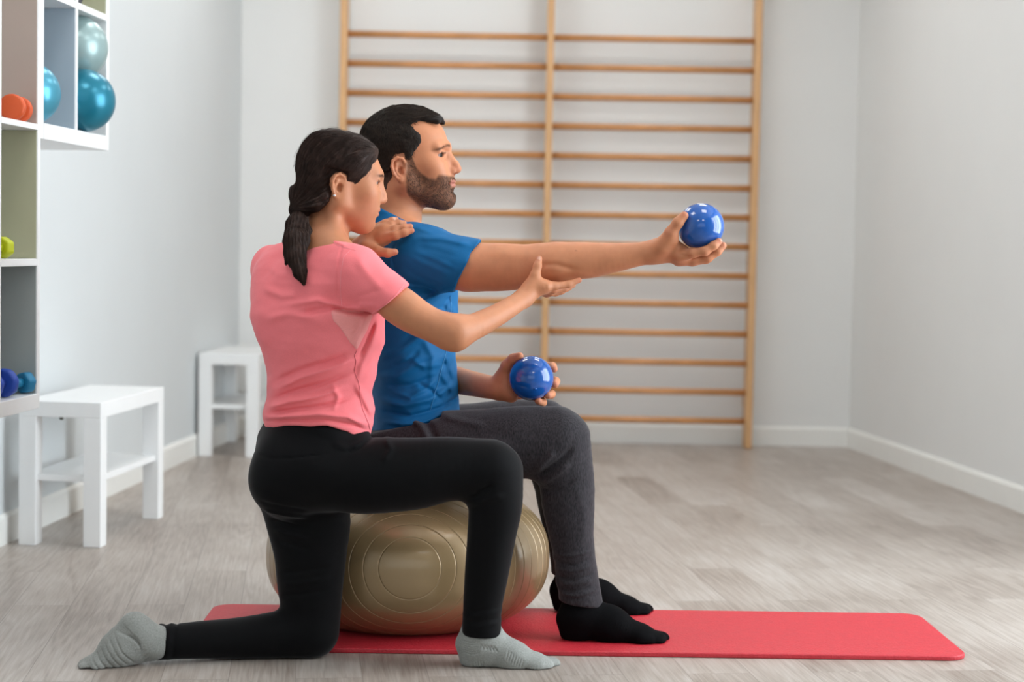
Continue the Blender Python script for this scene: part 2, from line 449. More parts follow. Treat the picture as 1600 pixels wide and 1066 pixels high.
def dumbbell(c, axis, L, R, rh, m, label, sides=6, group=None, spin=0.0):
    t = tag(empty('dumbbell', tuple(c)), label, 'dumbbell', group)
    q = Vector(axis).normalized().to_track_quat('Z', 'Y').to_matrix().to_4x4()
    hd = 0.026
    for s in (-1, 1):
        bm = bmesh.new()
        bmesh.ops.create_cone(bm, cap_ends=True, segments=sides, radius1=R, radius2=R, depth=hd * 1.1, matrix=Matrix.Rotation(spin, 4, 'Z'))
        ed = [e for e in bm.edges]
        bmesh.ops.bevel(bm, geom=ed, offset=R * 0.22, segments=4, affect='EDGES', profile=0.5, clamp_overlap=True)
        bmesh.ops.transform(bm, matrix=q @ Matrix.Translation((0, 0, s * (L / 2 - hd / 2))), verts=bm.verts)
        bm_obj('weight_head', bm, m, t, True)
    bm = bmesh.new()
    bmesh.ops.create_cone(bm, cap_ends=True, segments=20, radius1=rh, radius2=rh, depth=L - 2 * hd, matrix=q)
    bm_obj('grip', bm, m, t, True)
    return t
# dumbbells: centres of the two heads given on the shelving (depth behind the front edge, distance along it)
def shelf_dumbbell(h1, h2, zt, R, rh, m, label, sides, spin):
    a = Vector(shelf_pt(-h1[0], h1[1], zt + R * .985)); b = Vector(shelf_pt(-h2[0], h2[1], zt + R * .985))
    dumbbell((a + b) / 2, b - a, (b - a).length + 0.026, R, rh, m, label, sides, 'dumbbells on the wall shelving', spin)
shelf_dumbbell((.050, -.092), (.024, -.040), zA_bot1, .0300, .0125, M['teal_vinyl'], 'teal-blue vinyl dumbbell lying at the right of the lowest compartment', 6, 0.3)
shelf_dumbbell((.036, -.158), (.045, -.235), zA_bot1, .0385, .0140, M['blue_vinyl'], 'royal blue vinyl dumbbell cut off by the left edge of the photo', 8, 0.2)
shelf_dumbbell((.030, -.182), (.052, -.262), zA1t, .0290, .0125, M['lime'], 'lime green vinyl dumbbell on the middle board of the shelving', 6, 0.0)
shelf_dumbbell((.025, -.135), (.036, -.058), zA2t, .0345, .0130, M['orange'], 'orange vinyl dumbbell standing on the upper board of the shelving', 10, 0.2)
# dark roll in the top right compartment
bm = revolve([(0, 0), (0.05, 0.0), (0.054, 0.005), (0.054, 0.155), (0.05, 0.16), (0, 0.16)], 28)
bmesh.ops.transform(bm, matrix=Matrix.Translation(shelf_pt(-0.03, 0.385, zBt1 + 0.0555)) @ Matrix.Rotation(math.pi / 2, 4, 'Y') @ Matrix.Rotation(0.0, 4, 'X') @ Matrix.Translation((0, 0, -0.16)), verts=bm.verts)
o = bm_obj('foam_roller', bm, M['dark'], None, True)
tag(o, 'dark roller lying in the top right compartment of the shelving', 'foam roller')

# ------------------------------------------------------------------ red mat
def rounded_rect(w, l, r, n=10):
    pts = []
    for cx, cy, a0 in ((l - r, w - r, 0), (r, w - r, 90), (r, r, 180), (l - r, r, 270)):
        for i in range(n + 1):
            a = math.radians(a0 + 90 * i / n)
            pts.append((cx + r * math.cos(a), cy + r * math.sin(a)))
    return pts
mrt = 0.012
me_o = prism('exercise_mat', rounded_rect(0.475, 1.83, 0.05), 0.0, mrt, M['mat_red'])
me_o.location = (-0.745, 3.955, 0); me_o.rotation_euler = (0, 0, math.radians(1.3))
bv = me_o.modifiers.new('edge', 'BEVEL'); bv.width = 0.003; bv.segments = 2; bv.limit_method = 'ANGLE'; bv.angle_limit = math.radians(60)
tag(me_o, 'long red foam exercise mat with rounded corners lying on the floor', 'exercise mat')
# ------------------------------------------------------------------ implicit-surface sculpting
def seg_axis(*segs):
    out = []
    for a, b, h in segs:
        n = max(1, int(round((b - a) / h)))
        out.append(np.linspace(a, b, n, endpoint=False))
    out.append(np.array([segs[-1][1]]))
    return np.concatenate(out).astype(np.float32)
def _smin(a, b, k):
    if k <= 0: return np.minimum(a, b)
    h = np.maximum(k - np.abs(a - b), 0) / k
    return np.minimum(a, b) - h * h * (k * 0.25)
def _smax(a, b, k): return -_smin(-a, -b, k)
_rng = np.random.RandomState(7)
_LAT = _rng.rand(32, 32, 32).astype(np.float32) * 2 - 1
def vnoise(x, y, z):
    xi, yi, zi = np.floor(x), np.floor(y), np.floor(z)
    fx, fy, fz = x - xi, y - yi, z - zi
    fx = fx * fx * (3 - 2 * fx); fy = fy * fy * (3 - 2 * fy); fz = fz * fz * (3 - 2 * fz)
    xi = xi.astype(int) & 31; yi = yi.astype(int) & 31; zi = zi.astype(int) & 31
    x1, y1, z1 = (xi + 1) & 31, (yi + 1) & 31, (zi + 1) & 31
    L = _LAT
    a = L[xi, yi, zi] * (1 - fx) + L[x1, yi, zi] * fx
    b = L[xi, y1, zi] * (1 - fx) + L[x1, y1, zi] * fx
    c = L[xi, yi, z1] * (1 - fx) + L[x1, yi, z1] * fx
    d = L[xi, y1, z1] * (1 - fx) + L[x1, y1, z1] * fx
    return (a * (1 - fy) + b * fy) * (1 - fz) + (c * (1 - fy) + d * fy) * fz

class Prim:
    """d(x,y,z) plus a bounding box"""
    def __init__(s, f, lo, hi): s.f, s.lo, s.hi = f, np.array(lo, float), np.array(hi, float)
def cone(A, B, ra, rb, u=None, cap=1.0):
    A = np.array(A, float); B = np.array(B, float)
    ra = ra if isinstance(ra, tuple) else (ra, ra)
    rb = rb if isinstance(rb, tuple) else (rb, rb)
    L = max(np.linalg.norm(B - A), 1e-6); w = (B - A) / L
    if u is None: u = np.cross(np.array((0, 1.0, 0)), w)
    u = np.array(u, float); u = u - w * np.dot(u, w)
    n = np.linalg.norm(u)
    if n < 1e-5: u = np.array((1.0, 0, 0)) - w * w[0]; n = np.linalg.norm(u)
    u = u / n; v = np.cross(w, u)
    def f(x, y, z):
        px, py, pz = x - A[0], y - A[1], z - A[2]
        t0 = px * w[0] + py * w[1] + pz * w[2]
        t = np.clip(t0 / L, 0, 1)
        du = px * u[0] + py * u[1] + pz * u[2]
        dv = px * v[0] + py * v[1] + pz * v[2]
        dw = t0 - t * L
        ru = ra[0] + (rb[0] - ra[0]) * t; rv = ra[1] + (rb[1] - ra[1]) * t
        rw = np.minimum(ru, rv) * cap
        a2, b2, c2 = (du / ru) ** 2, (dv / rv) ** 2, (dw / rw) ** 2
        k0 = np.sqrt(a2 + b2 + c2) + 1e-9
        k1 = np.sqrt(a2 / ru ** 2 + b2 / rv ** 2 + c2 / rw ** 2) + 1e-9
        return k0 * (k0 - 1) / k1
    m = max(*ra, *rb)
    return Prim(f, np.minimum(A, B) - m, np.maximum(A, B) + m)
def ell(C, R, rot=None):
    C = np.array(C, float)
    if not isinstance(R, (tuple, list)): R = (R, R, R)
    Q = np.eye(3) if rot is None else np.array(rot, float)   # columns = local axes in world
    def f(x, y, z):
        px, py, pz = x - C[0], y - C[1], z - C[2]
        s0 = 0; s1 = 0
        for i in range(3):
            q = px * Q[0, i] + py * Q[1, i] + pz * Q[2, i]
            q2 = (q / R[i]) ** 2
            s0 = s0 + q2; s1 = s1 + q2 / R[i] ** 2
        k0 = np.sqrt(s0) + 1e-9; k1 = np.sqrt(s1) + 1e-9
        return k0 * (k0 - 1) / k1
    ext = np.array([math.sqrt(sum((Q[j, i] * R[i]) ** 2 for i in range(3))) for j in range(3)])
    return Prim(f, C - ext, C + ext)
def plane(P, n):
    n = np.array(n, float); n = n / np.linalg.norm(n); P = np.array(P, float)
    return Prim(lambda x, y, z: (x - P[0]) * n[0] + (y - P[1]) * n[1] + (z - P[2]) * n[2], (-9, -9, -9), (9, 9, 9))

class Field:
    def __init__(s, xs, ys, zs):
        s.ax = [np.asarray(a, np.float32) for a in (xs, ys, zs)]
        s.D = np.full([len(a) for a in s.ax], 0.5, np.float32)
    def _sl(s, lo, hi, pad):
        sl = []
        for a, l, h in zip(s.ax, lo, hi):
            i = max(int(np.searchsorted(a, l - pad)) - 1, 0); j = min(int(np.searchsorted(a, h + pad)) + 1, len(a))
            if j <= i: return None
            sl.append(slice(i, j))
        return tuple(sl)
    def _grid(s, sl):
        return s.ax[0][sl[0]][:, None, None], s.ax[1][sl[1]][None, :, None], s.ax[2][sl[2]][None, None, :]
    def add(s, p, k=0.0, off=0.0):
        sl = s._sl(p.lo, p.hi, k + 0.02 + max(off, 0))
        if sl is None: return s
        s.D[sl] = _smin(s.D[sl], (p.f(*s._grid(sl)) - off).astype(np.float32), k); return s
    def sub(s, p, k=0.0):
        sl = s._sl(p.lo, p.hi, k + 0.01)
        if sl is None: return s
        s.D[sl] = _smax(s.D[sl], -p.f(*s._grid(sl)).astype(np.float32), k); return s
    def clip(s, p, k=0.0, box=None):
        """keep where p<0, optionally only inside a box"""
        sl = s._sl(box[0], box[1], 0) if box is not None else (slice(None),) * 3
        s.D[sl] = _smax(s.D[sl], p.f(*s._grid(sl)).astype(np.float32), k); return s
    def warp(s, fn, lo=(-9, -9, -9), hi=(9, 9, 9), band=0.03):
        """add fn(x,y,z) to the distance inside a thin band about the surface"""
        sl = s._sl(lo, hi, 0)
        d = s.D[sl]
        idx = np.nonzero(np.abs(d) < band)
        if len(idx[0]) == 0: return s
        x = s.ax[0][sl[0]][idx[0]]; y = s.ax[1][sl[1]][idx[1]]; z = s.ax[2][sl[2]][idx[2]]
        d[idx] += fn(x, y, z).astype(np.float32)
        return s
    def fold(s, pts, amp, width, ymax=9.0):
        """a soft ridge (amp>0) or crease (amp<0) along a polyline of (x, z), on the side nearer than ymax"""
        P = np.array(pts, float)
        lo = (P[:, 0].min() - 3 * width, -9, P[:, 1].min() - 3 * width); hi = (P[:, 0].max() + 3 * width, ymax, P[:, 1].max() + 3 * width)
        def fn(x, y, z):
            best = np.full(x.shape, 1e9); bt = np.zeros(x.shape)
            n = len(P) - 1
            for i in range(n):
                a, b = P[i], P[i + 1]; ab = b - a; L2 = max((ab ** 2).sum(), 1e-12)
                t = np.clip(((x - a[0]) * ab[0] + (z - a[1]) * ab[1]) / L2, 0, 1)
                d2 = (x - a[0] - t * ab[0]) ** 2 + (z - a[1] - t * ab[1]) ** 2
                m = d2 < best; best[m] = d2[m]; bt[m] = ((i + t) / n)[m]
            fade = np.clip(np.minimum(bt, 1 - bt) * 5 + 0.15, 0, 1)
            return -amp * np.exp(-best / width ** 2) * fade
        return s.warp(fn, lo, hi)
    def sample(s, P):
        P = np.asarray(P, np.float32); ids = []; fr = []
        for i in range(3):
            a = s.ax[i]; j = np.clip(np.searchsorted(a, P[:, i]) - 1, 0, len(a) - 2)
            ids.append(j); fr.append(np.clip((P[:, i] - a[j]) / (a[j + 1] - a[j]), 0, 1))
        r = 0
        for dx in (0, 1):
            for dy in (0, 1):
                for dz in (0, 1):
                    w = (fr[0] if dx else 1 - fr[0]) * (fr[1] if dy else 1 - fr[1]) * (fr[2] if dz else 1 - fr[2])
                    r = r + w * s.D[ids[0] + dx, ids[1] + dy, ids[2] + dz]
        return r
    def grad(s, P, e=0.002):
        P = np.asarray(P, float); g = []
        for i in range(3):
            o = np.zeros(3); o[i] = e
            g.append((s.sample(P + o) - s.sample(P - o)) / (2 * e))
        g = np.stack(g, 1); return g / (np.linalg.norm(g, axis=1, keepdims=True) + 1e-9)
    def extract(s, keep_all=False):
        D = s.D; ins = D < 0
        nx, ny, nz = D.shape
        c = ins[:-1, :-1, :-1].astype(np.uint8)
        for dx, dy, dz in ((1, 0, 0), (0, 1, 0), (1, 1, 0), (0, 0, 1), (1, 0, 1), (0, 1, 1), (1, 1, 1)):
            c += ins[dx:nx - 1 + dx, dy:ny - 1 + dy, dz:nz - 1 + dz]
        act = (c > 0) & (c < 8); del c
        I, J, K = np.nonzero(act)
        vid = np.full(act.shape, -1, np.int32); vid[I, J, K] = np.arange(len(I))
        acc = np.zeros((len(I), 3)); cnt = np.zeros(len(I))
        X = [a.astype(float) for a in s.ax]
        for a0 in range(3):
            o1, o2 = [q for q in range(3) if q != a0]
            for p in (0, 1):
                for q in (0, 1):
                    off = [0, 0, 0]; off[o1] = p; off[o2] = q
                    i0 = [I + off[0], J + off[1], K + off[2]]
                    i1 = list(i0); i1[a0] = i1[a0] + 1
                    d0 = D[tuple(i0)]; d1 = D[tuple(i1)]
                    m = (d0 < 0) != (d1 < 0)
                    t = np.where(m, d0 / np.where(m, d0 - d1, 1), 0)
                    for r in range(3):
                        c0 = X[r][i0[r]]; c1 = X[r][i1[r]]
                        acc[:, r] += np.where(m, c0 + (c1 - c0) * t, 0)
                    cnt += m
        V = acc / np.maximum(cnt, 1)[:, None]
        faces = []
        for a0 in range(3):
            o1, o2 = (a0 + 1) % 3, (a0 + 2) % 3
            sl0 = [slice(None)] * 3; sl1 = [slice(None)] * 3
            sl0[a0] = slice(0, -1); sl1[a0] = slice(1, None)
            a = ins[tuple(sl0)]; b = ins[tuple(sl1)]
            E = np.nonzero(a != b)
            E = [e.copy() for e in E]
            m = (E[o1] > 0) & (E[o2] > 0) & (E[o1] < D.shape[o1] - 1) & (E[o2] < D.shape[o2] - 1)
            E = [e[m] for e in E]
            inside_first = a[tuple(E)]
            quad = []
            for p, q in ((1, 1), (0, 1), (0, 0), (1, 0)):
                e = list(E); e[o1] = e[o1] - p; e[o2] = e[o2] - q
                quad.append(vid[tuple(e)])
            Q = np.stack(quad, 1)
            Q[~inside_first] = Q[~inside_first][:, ::-1]
            faces.append(Q)
        Fq = np.concatenate(faces)
        Fq = Fq[(Fq >= 0).all(1)]
        if not keep_all:   # largest connected piece only
            lab = np.arange(len(V))
            E2 = np.concatenate([Fq[:, [0, 1]], Fq[:, [1, 2]], Fq[:, [2, 3]]])
            while True:
                old = lab.copy()
                m = np.minimum(lab[E2[:, 0]], lab[E2[:, 1]])
                np.minimum.at(lab, E2[:, 0], m); np.minimum.at(lab, E2[:, 1], m)
                lab = lab[lab]
                lab = lab[lab]
                if (lab == old).all(): break
            u, n = np.unique(lab, return_counts=True)
            best = u[n.argmax()]
            keep = lab == best
            nid = np.cumsum(keep) - 1
            Fq = nid[Fq[keep[Fq[:, 0]]]]; V = V[keep]
        return V, Fq

def relax(V, Fq, it=2, lam=0.5):
    e = np.concatenate([Fq[:, [0, 1]], Fq[:, [1, 2]], Fq[:, [2, 3]], Fq[:, [3, 0]]])
    e = np.concatenate([e, e[:, ::-1]])
    n = np.bincount(e[:, 0], minlength=len(V)).astype(float)
    for k in range(it):
        for l in (lam, -lam * 1.03):
            S = np.stack([np.bincount(e[:, 0], weights=V[e[:, 1], i], minlength=len(V)) for i in range(3)], 1)
            V = V + l * (S / np.maximum(n, 1)[:, None] - V)
    return V
def mesh_np(name, V, Fq, m, parent=None, colors=None, origin=(0, 0, 0)):
    me = bpy.data.meshes.new(name)
    V = np.asarray(V, float) - np.array(origin)
    me.vertices.add(len(V)); me.vertices.foreach_set('co', V.astype(np.float32).ravel())
    me.loops.add(Fq.size); me.loops.foreach_set('vertex_index', Fq.astype(np.int32).ravel())
    me.polygons.add(len(Fq)); me.polygons.foreach_set('loop_start', np.arange(0, Fq.size, 4, dtype=np.int32))
    me.update(calc_edges=True)
    if colors is not None:
        at_ = me.color_attributes.new('tint', 'FLOAT_COLOR', 'POINT')
        c = np.ones((len(V), 4), np.float32); c[:, :colors.shape[1]] = colors
        at_.data.foreach_set('color', c.ravel())
    return link(name, me, m, parent, True)
def field_obj(name, fld, m, parent, origin, colors=None, it=2, keep_all=False):
    V, Fq = fld.extract(keep_all)
    V = relax(V, Fq, it)
    c = colors(V) if colors else None
    return mesh_np(name, V, Fq, m, parent, c, origin)

def strands(name, fld, starts, flow, n, step, r, m, parent, origin, lift=0.001, seed=1, jitter=0.15, taper=True, rise=0.0):
    """thin locks of hair that follow a surface: start points, flow(P)->direction"""
    rs = np.random.RandomState(seed)
    P = np.array(starts, float); paths = [P.copy()]
    J = rs.randn(len(P), 3) * jitter
    for k in range(n):
        g = fld.grad(P)
        d = flow(P) + J
        d = d - g * (d * g).sum(1, keepdims=True)
        d /= np.linalg.norm(d, axis=1, keepdims=True) + 1e-9
        P = P + d * step
        P = P - fld.grad(P) * (fld.sample(P) - lift - rise * (k + 1))[:, None]
        paths.append(P.copy())
    A = np.stack(paths, 1) - np.array(origin)
    return tube_set(name, A, r, m, parent, taper, rs)
def tube_set(name, A, r, m, parent, taper=True, rs=None):
    N, K, _ = A.shape
    T = np.gradient(A, axis=1); T /= np.linalg.norm(T, axis=2, keepdims=True) + 1e-9
    ref = np.array((0.3, 0.9, 0.3)); s1 = np.cross(T, ref); s1 /= np.linalg.norm(s1, axis=2, keepdims=True) + 1e-9
    s2 = np.cross(T, s1)
    prof = np.ones(K)
    if taper: prof = np.sqrt(np.clip(np.minimum(np.linspace(0.25, 3, K), np.linspace(3, 0.12, K)), 0, 1))
    rr = r * prof[None, :, None]
    if rs is not None: rr = rr * (0.7 + 0.6 * rs.rand(N, 1, 1))
    ring = [A + rr * (math.cos(a) * s1 + math.sin(a) * s2) for a in (0, 2.094, 4.189)]
    V = np.stack(ring, 2).reshape(-1, 3)
    base = (np.arange(N)[:, None] * K + np.arange(K - 1)[None, :]) * 3
    fs = []
    for i in range(3):
        j = (i + 1) % 3
        fs.append(np.stack([base + i, base + j, base + 3 + j, base + 3 + i], 2).reshape(-1, 4))
    return mesh_np(name, V, np.concatenate(fs), m, parent)
# ------------------------------------------------------------------ people: shared anatomy
def rotz(a): c, s = math.cos(a), math.sin(a); return np.array(((c, -s, 0), (s, c, 0), (0, 0, 1.0)))
def roty(a): c, s = math.cos(a), math.sin(a); return np.array(((c, 0, s), (0, 1, 0), (-s, 0, c)))   # +a tips the nose down
def rotx(a): c, s = math.cos(a), math.sin(a); return np.array(((1, 0, 0), (0, c, -s), (0, s, c)))

def limb(fld, pts, k=0.02, off=0.0, cap=1.0, clips=(), sub=0):
    """pts: (px, py, Y, r_px, depth radius m or None)"""
    P = []
    for a in pts:
        r = a[3] * a[2] / F_PX
        P.append(np.concatenate([at(*a[:3]), (r + off, (a[4] if len(a) > 4 and a[4] else r) + off)]))
    P = np.array(P)
    E = np.concatenate([[2 * P[0] - P[1]], P, [2 * P[-1] - P[-2]]])
    S = []
    for i in range(1, len(E) - 2):
        n = sub if sub else (5 if len(pts) > 2 else 1)
        for t in np.arange(n) / n:
            a, b, c, d = E[i - 1], E[i], E[i + 1], E[i + 2]
            S.append(.5 * ((2 * b) + (c - a) * t + (2 * a - 5 * b + 4 * c - d) * t * t + (3 * b - a - 3 * c + d) * t ** 3))
    S.append(P[-1]); S = np.array(S)
    m = S[:, 3:].max() + k + .02
    sl = fld._sl(S[:, :3].min(0), S[:, :3].max(0), m)
    if sl is None: return
    T_ = Field(fld.ax[0][sl[0]], fld.ax[1][sl[1]], fld.ax[2][sl[2]])
    for a, b in zip(S[:-1], S[1:]):
        T_.add(cone(a[:3], b[:3], (a[3], a[4]), (b[3], b[4]), cap=cap), 0)
    for c in clips: T_.clip(c, .003)
    fld.D[sl] = _smin(fld.D[sl], T_.D, k)
def finger(fld, pts, k=0.006, k0=0.012):
    for i, (a, b) in enumerate(zip(pts[:-1], pts[1:])):
        fld.add(cone(at(*a[:3]), at(*b[:3]), a[3] * a[2] / F_PX, b[3] * b[2] / F_PX), k0 if i == 0 else k)

class HeadFrame:
    def __init__(s, px, py, Y, R, scale=1.0): s.O = at(px, py, Y); s.R = R; s.s = scale
    def w(s, p): return s.O + s.R @ (np.array(p, float) * s.s)
    def loc(s, P): return ((np.asarray(P, float) - s.O) @ s.R) / s.s
    def cone(s, a, b, ra, rb, u=None):
        f = lambda r: tuple(x * s.s for x in r) if isinstance(r, tuple) else r * s.s
        return cone(s.w(a), s.w(b), f(ra), f(rb), None if u is None else s.R @ np.array(u, float))
    def ell(s, c, R, rot=None):
        return ell(s.w(c), tuple(x * s.s for x in R), s.R if rot is None else s.R @ rot)

def base_skull(f, H, q):
    if q == 'w':
        f.add(H.ell((.000, 0, .054), (.089, .072, .078)), 0)
        f.add(H.ell((.040, 0, .058), (.062, .058, .056)), .03)
        f.add(H.ell((.038, 0, .012), (.064, .058, .070)), .03)
        return
    f.add(H.ell((-.006, 0, .064), (.097, .074, .090)), 0)
    f.add(H.ell((.040, 0, .070), (.062, .060, .062)), .03)
    f.add(H.ell((.038, 0, .015), (.066, .060, .075)), .03)
def build_head(f, H, male=True, mouth=None):
    base_skull(f, H, None if male else 'w')
    e = H.ell; c = H.cone
    jw = .056 if male else .050
    # jaw and chin
    for s in (-1, 1):
        f.add(c((.012, s * jw, -.030), (.088, s * .018, -.068 if male else -.064), .021, .018), .03)
        f.add(c((.006, s * .060, .010), (.012, s * jw, -.030), .014, .018), .03)
        f.add(e((.072, s * .042, .012), (.026, .024, .022)), .03)          # cheekbone
        f.add(e((.080, s * .030, -.018), (.028, .022, .028)), .03)         # cheek
    f.add(e((.060, 0, -.045), (.052, .045, .036)), .03)
    f.add(e((.1005, 0, -.066) if male else (.098, 0, -.062), (.0225, .024, .023) if male else (.018, .020, .019)), .018)
    f.add(e((.088, 0, -.026), (.031, .032, .034)), .02)
    # brow, forehead
    if male:
        for s in (-1, 1): f.add(c((.103, s * .008, .061), (.088, s * .044, .058), .0105, .009), .015)
    else:
        for s in (-1, 1): f.add(c((.099, s * .008, .060), (.086, s * .040, .058), .009, .008), .02)
    for s in (-1, 1): f.add(e((.084, s * .017, .010), (.024, .016, .026)), .012)
    # eye sockets
    for s in (-1, 1):
        f.sub(e((.110, s * .033, .041), (.0150, .0165, .0120)), .012)
        f.add(e((.0870, s * .031, .040), (.0150, .0160, .0140)), .005)     # lids over the eyeball
        f.add(c((.099, s * .017, .046), (.092, s * .044, .046), .0035, .0035), .008)
    f.add(e((.104, 0, .018), (.015, .0145, .024)), .012)
    # nose
    L = 1.0 if male else .86
    f.add(c((.099, 0, .052), (.106 + .018 * L, 0, .018), .0075, .0085), .012)
    f.add(c((.106 + .018 * L, 0, .018), (.106 + .021 * L, 0, .009), .0085, .0105), .006)
    f.add(e((.106 + .020 * L, 0, .006), (.0115, .0105, .0095)), .006)
    for s in (-1, 1):
        f.add(e((.106 + .009 * L, s * .0125, .002), (.0115, .0065, .0085)), .007)
        f.sub(e((.106 + .0125 * L, s * .0065, -.0065), (.0065, .0032, .0055)), .002)
    # mouth
    f.add(e((.1135, 0, -.0215), (.0090, .021, .0048)), .006)
    f.add(e((.1125, 0, -.0345), (.0098, .018, .0058)), .006)
    f.sub(e((.125, 0, -.028), (.012, .026, .0014)), .003)
    f.sub(e((.1215, 0, -.0465), (.008, .022, .006)), .010)
    for s in (-1, 1):
        f.sub(e((.107, s * .026, -.029), (.005, .003, .003)), .008)
    for s in (-1, 1): f.add(e((.0955, s * .0200, .0375), (.0065, .0065, .0080)), .006)
    # eye openings
    for s in (-1, 1):
        f.sub(e((.098, s * .0395, .0393), (.0130, .0122, .0047), rotx(s * -.08)), .0012)
def build_ear(f, H, side, cx=-.014, cz=.002, sc=1.0, y0=.073):
    def P(x, z, o): return (cx + x * sc, side * (y0 + o), cz + z * sc)
    f.add(H.ell(P(-.003, .004, .005), (.0165 * sc, .0045, .029 * sc), rotz(side * -.30)), .006)
    hx = [(.012, .000, .004), (.013, .016, .005), (.006, .029, .008), (-.007, .032, .012), (-.018, .024, .015), (-.021, .008, .016), (-.016, -.010, .013), (-.008, -.022, .009), (.001, -.028, .006)]
    for a, b in zip(hx[:-1], hx[1:]): f.add(H.cone(P(*a), P(*b), .0034 * sc, .0034 * sc), .002)
    f.add(H.ell(P(.000, -.025, .006), (.0075 * sc, .0038, .008 * sc)), .004)
    ah = [(-.001, .024, .008), (-.010, .014, .0105), (-.0115, .001, .011), (-.004, -.012, .009)]
    for a, b in zip(ah[:-1], ah[1:]): f.add(H.cone(P(*a), P(*b), .0028 * sc, .0028 * sc), .003)
    f.sub(H.ell(P(.001, -.002, .010), (.0085 * sc, .0095, .0115 * sc)), .003)
    f.sub(H.ell(P(-.001, .021, .014), (.008 * sc, .004, .004 * sc)), .003)
    f.add(H.ell(P(.0095, -.003, .005), (.0042 * sc, .0035, .006 * sc)), .003)

def snap(fld, px, py, y0, y1):
    """first point of the surface met by the line of sight of a pixel of the plan drawing"""
    ys = np.arange(y0, y1, .0012)
    P = np.array([at(px, py, y) for y in ys]); d = fld.sample(P)
    i = np.nonzero(d < 0)[0]
    return P[i[0]] if len(i) else P[-1]
def seam(name, fld, pts, r, m, parent, org, y0, y1, n=34):
    pts = np.array(pts, float); t = np.linspace(0, len(pts) - 1, n)
    q = np.stack([np.interp(t, np.arange(len(pts)), pts[:, i]) for i in (0, 1)], 1)
    A = np.array([snap(fld, a, b, y0, y1) for a, b in q])
    A[1:-1] = (A[:-2] + A[1:-1] * 2 + A[2:]) / 4
    A = A + fld.grad(A) * (r * .9 - fld.sample(A))[:, None]
    return tube_set(name, A[None] - np.array(org), r, m, parent, False)
def sstep(a, b, x):
    t = np.clip((x - a) / (b - a), 0, 1); return t * t * (3 - 2 * t)

# skin
def skin_mat(name):
    m, nt, b = new_mat(name)
    N, L = nt.nodes, nt.links
    vc = N.new('ShaderNodeVertexColor'); vc.layer_name = 'tint'
    n = N.new('ShaderNodeTexNoise'); n.inputs['Scale'].default_value = 45; n.inputs['Detail'].default_value = 5
    tc = N.new('ShaderNodeTexCoord'); L.new(tc.outputs['Object'], n.inputs['Vector'])
    mp = N.new('ShaderNodeMapRange'); mp.inputs[3].default_value = 0.84; mp.inputs[4].default_value = 1.14
    L.new(n.outputs['Fac'], mp.inputs[0])
    mx = N.new('ShaderNodeVectorMath'); mx.operation = 'SCALE'
    L.new(vc.outputs['Color'], mx.inputs[0]); L.new(mp.outputs[0], mx.inputs['Scale'])
    L.new(mx.outputs[0], b.inputs['Base Color'])
    sp = N.new('ShaderNodeMath'); sp.operation = 'MULTIPLY'; sp.inputs[1].default_value = 0.38
    L.new(vc.outputs['Alpha'], sp.inputs[0]); L.new(sp.outputs[0], b.inputs['Specular IOR Level'])
    b.inputs['Roughness'].default_value = 0.52
    b.inputs['Specular IOR Level'].default_value = 0.4
    b.inputs['Subsurface Weight'].default_value = 0.12
    b.inputs['Subsurface Radius'].default_value = (0.012, 0.004, 0.002)
    b.inputs['Subsurface Scale'].default_value = 0.5
    n2 = N.new('ShaderNodeTexNoise'); n2.inputs['Scale'].default_value = 420; n2.inputs['Detail'].default_value = 3
    L.new(tc.outputs['Object'], n2.inputs['Vector'])
    bp = N.new('ShaderNodeBump'); bp.inputs['Strength'].default_value = 0.10; bp.inputs['Distance'].default_value = 0.001
    L.new(n2.outputs['Fac'], bp.inputs['Height']); L.new(bp.outputs['Normal'], b.inputs['Normal'])
    return m
M['skin'] = skin_mat('skin')
M['hair_m'] = mat('dark_brown_hair', (0.030, 0.019, 0.013), 0.55, spec=0.22, var=0.35, scale=90, bump=0.8, bscale=260, stretch=(.35, 1, 1), dist=0.002)
M['hair_w'] = mat('brown_hair', (0.030, 0.016, 0.012), 0.5, spec=0.15, var=0.35, scale=60, bump=0.6, bscale=240, stretch=(1, 1, 1), dist=0.0015)
M['hair_cap'], _nt, _b = new_mat('short_hair_cap')
_vc = _nt.nodes.new('ShaderNodeVertexColor'); _vc.layer_name = 'tint'
_nt.links.new(_vc.outputs['Color'], _b.inputs['Base Color']); _b.inputs['Roughness'].default_value = 0.6; _b.inputs['Specular IOR Level'].default_value = 0.15
_n = _nt.nodes.new('ShaderNodeTexNoise'); _n.inputs['Scale'].default_value = 420; _n.inputs['Detail'].default_value = 4
_tc = _nt.nodes.new('ShaderNodeTexCoord'); _nt.links.new(_tc.outputs['Object'], _n.inputs['Vector'])
_bp = _nt.nodes.new('ShaderNodeBump'); _bp.inputs['Strength'].default_value = 0.6; _bp.inputs['Distance'].default_value = 0.0015
_nt.links.new(_n.outputs['Fac'], _bp.inputs['Height']); _nt.links.new(_bp.outputs['Normal'], _b.inputs['Normal'])
def knit(name, color, scale, bump, rough=0.85, sheen=0.3, var=0.05, melange=0.0, stretch=None):
    return mat(name, color, rough, var=var if not melange else melange, scale=scale, bump=bump, bscale=scale * 1.0, sheen=sheen, spec=0.18, stretch=stretch, dist=0.0015)
M['pink'] = knit('pink_jersey', (0.88, 0.205, 0.225), 420, 0.18, sheen=0.15, var=0.03)
M['pink_mesh'] = knit('pale_pink_mesh', (0.88, 0.33, 0.32), 420, 0.2, var=0.03)
M['blue_tee'] = knit('blue_sports_jersey', (0.003, 0.115, 0.30), 500, 0.22, rough=0.6, sheen=0.0, var=0.05)
M['blue_seam'] = mat('pale_blue_thread', (0.05, 0.26, 0.52), 0.7)
M['pink_seam'] = mat('deep_pink_thread', (0.55, 0.10, 0.12), 0.7)
